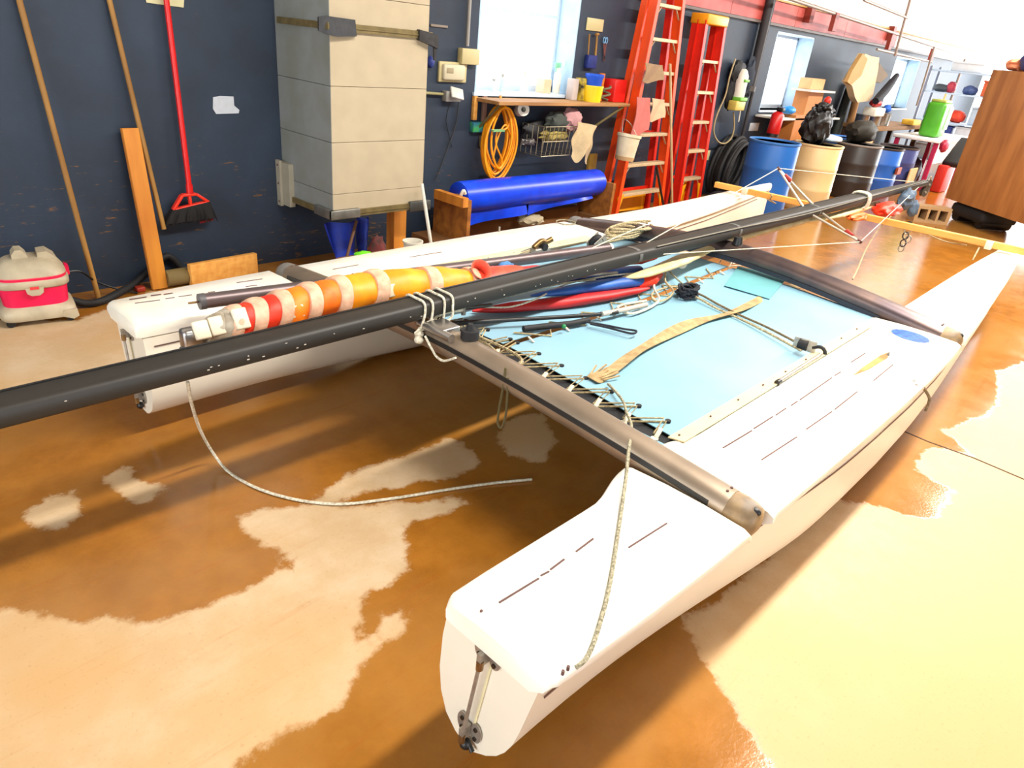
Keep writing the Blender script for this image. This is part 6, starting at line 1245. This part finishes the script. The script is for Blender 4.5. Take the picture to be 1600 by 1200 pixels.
# ---- plywood cabinet on a black base at the right, cinder block by the masthead
pa, pb = V((10.734, 2.166, 0.240)), V((9.771, 1.082, 0.240)); fd = (pb - pa); fd.z = 0; wd_ = fd.length + .35; fd.normalize(); dn = V(-fd.y, fd.x, 0)
if dn.x < 0: dn = -dn
ztop = near_top = 1.80
t = thing('plywood_cabinet', 'tall brown plywood cabinet raised on a black wheeled base', 'cabinet', pa + fd * .5)
lean = V(0, 0, 0)
bm = B(); prism(bm, [pa, pa + fd * wd_, pa + fd * wd_ + V(0, 0, 1.55), pa + V(0, 0, 1.55)], dn * .02); obj('front_panel', bm, M('cabinet_ply', (176, 116, 56), .6, col2=(146, 90, 38), scale=4, stretch=(2, 2, .35)), t, smooth=0)
bm = B(); prism(bm, [pa + dn * .021, pa + dn * .6, pa + dn * .6 + V(0, 0, 1.55), pa + dn * .021 + V(0, 0, 1.55)], fd * .02); obj('side_panel', bm, MATS['cabinet_ply'], t, smooth=0)
bm = B(); prism(bm, [pa + fd * wd_ - fd * .02 + dn * .021, pa + fd * wd_ - fd * .02 + dn * .6, pa + fd * wd_ - fd * .02 + dn * .6 + V(0, 0, 1.55), pa + fd * wd_ - fd * .02 + dn * .021 + V(0, 0, 1.55)], fd * .02); obj('side_panel', bm, MATS['cabinet_ply'], t, smooth=0)
for z in (0, 1.53): bm = B(); q = [pa + V(0, 0, z), pa + fd * wd_ + V(0, 0, z), pa + fd * wd_ + dn * .6 + V(0, 0, z), pa + dn * .6 + V(0, 0, z)]; prism(bm, [p + dn * .021 * (i < 2) + fd * (.021 if i in (0, 3) else -.021) for i, p in enumerate(q)], (0, 0, .02)); obj('panel', bm, MATS['cabinet_ply'], t, smooth=0)
bm = B(); c = pa + fd * .42 + dn * .28; box(bm, (c.x, c.y, .15), (.62, .5, .16), Matrix.Rotation(math.atan2(fd.y, fd.x), 3, 'Z'), bev=.05); obj('base', bm, DARK, t)
for s in (-.22, .22): bm = B(); q = c + fd * s; cyl(bm, (q.x, q.y, .07) - dn * .25 if False else V(q.x, q.y, .07) - dn * .2, V(q.x, q.y, .07) + dn * .2, .07, n=18); obj('wheel', bm, BLACK, t)
ct = pa + V(0, 0, 1.551)
bm = B(); lump(bm, ct + fd * .34 + dn * .2 + V(0, 0, .12), (.16, .13, .12), .2, seed=61); tag(obj('blue_bag', bm, M('bag_indigo', (64, 70, 130), .6)), 'indigo bag on top of the plywood cabinet', 'bag')
bm = B(); lump(bm, ct + fd * .12 + dn * .2 + V(0, 0, .07), (.18, .13, .07), .3, seed=62); tag(obj('orange_rag', bm, M('rag_apricot', (236, 150, 110), .8)), 'apricot rag on the left corner of the plywood cabinet top', 'rag')
cb = V((10.067, 2.140, 0.100)); t = thing('cinder_block', 'tan cinder block standing on the floor beyond the masthead', 'block', (cb.x, cb.y, 0))
CBM = M('cinder_tan', (176, 140, 96), .9, bump=.5, scale=50); by = Matrix.Rotation(math.radians(-52), 3, 'Z'); lw, dw, hw_ = .42, .2, .2
def cbp(x, y, z): return V(cb.x, cb.y, 0) + by @ V(x, y, 0) + V(0, 0, z)
bm = B()
for (x0, x1, z0, z1) in ((-lw / 2, lw / 2, 0, .035), (-lw / 2, lw / 2, hw_ - .035, hw_), (-lw / 2, -lw / 2 + .04, .035, hw_ - .035), (lw / 2 - .04, lw / 2, .035, hw_ - .035), (-.075, -.045, .035, hw_ - .035), (.045, .075, .035, hw_ - .035)):
    prism(bm, [cbp(x0, -dw / 2, z0), cbp(x1, -dw / 2, z0), cbp(x1, -dw / 2, z1), cbp(x0, -dw / 2, z1)], by @ V(0, dw, 0))
obj('block_shell', bm, CBM, t, smooth=0)
bm = B(); prism(bm, [cbp(-lw / 2 + .03, .06, .03), cbp(lw / 2 - .03, .06, .03), cbp(lw / 2 - .03, .06, hw_ - .03), cbp(-lw / 2 + .03, .06, hw_ - .03)], by @ V(0, .03, 0)); obj('core_web', bm, M('cinder_dark', (70, 54, 36), .9), t, smooth=0)
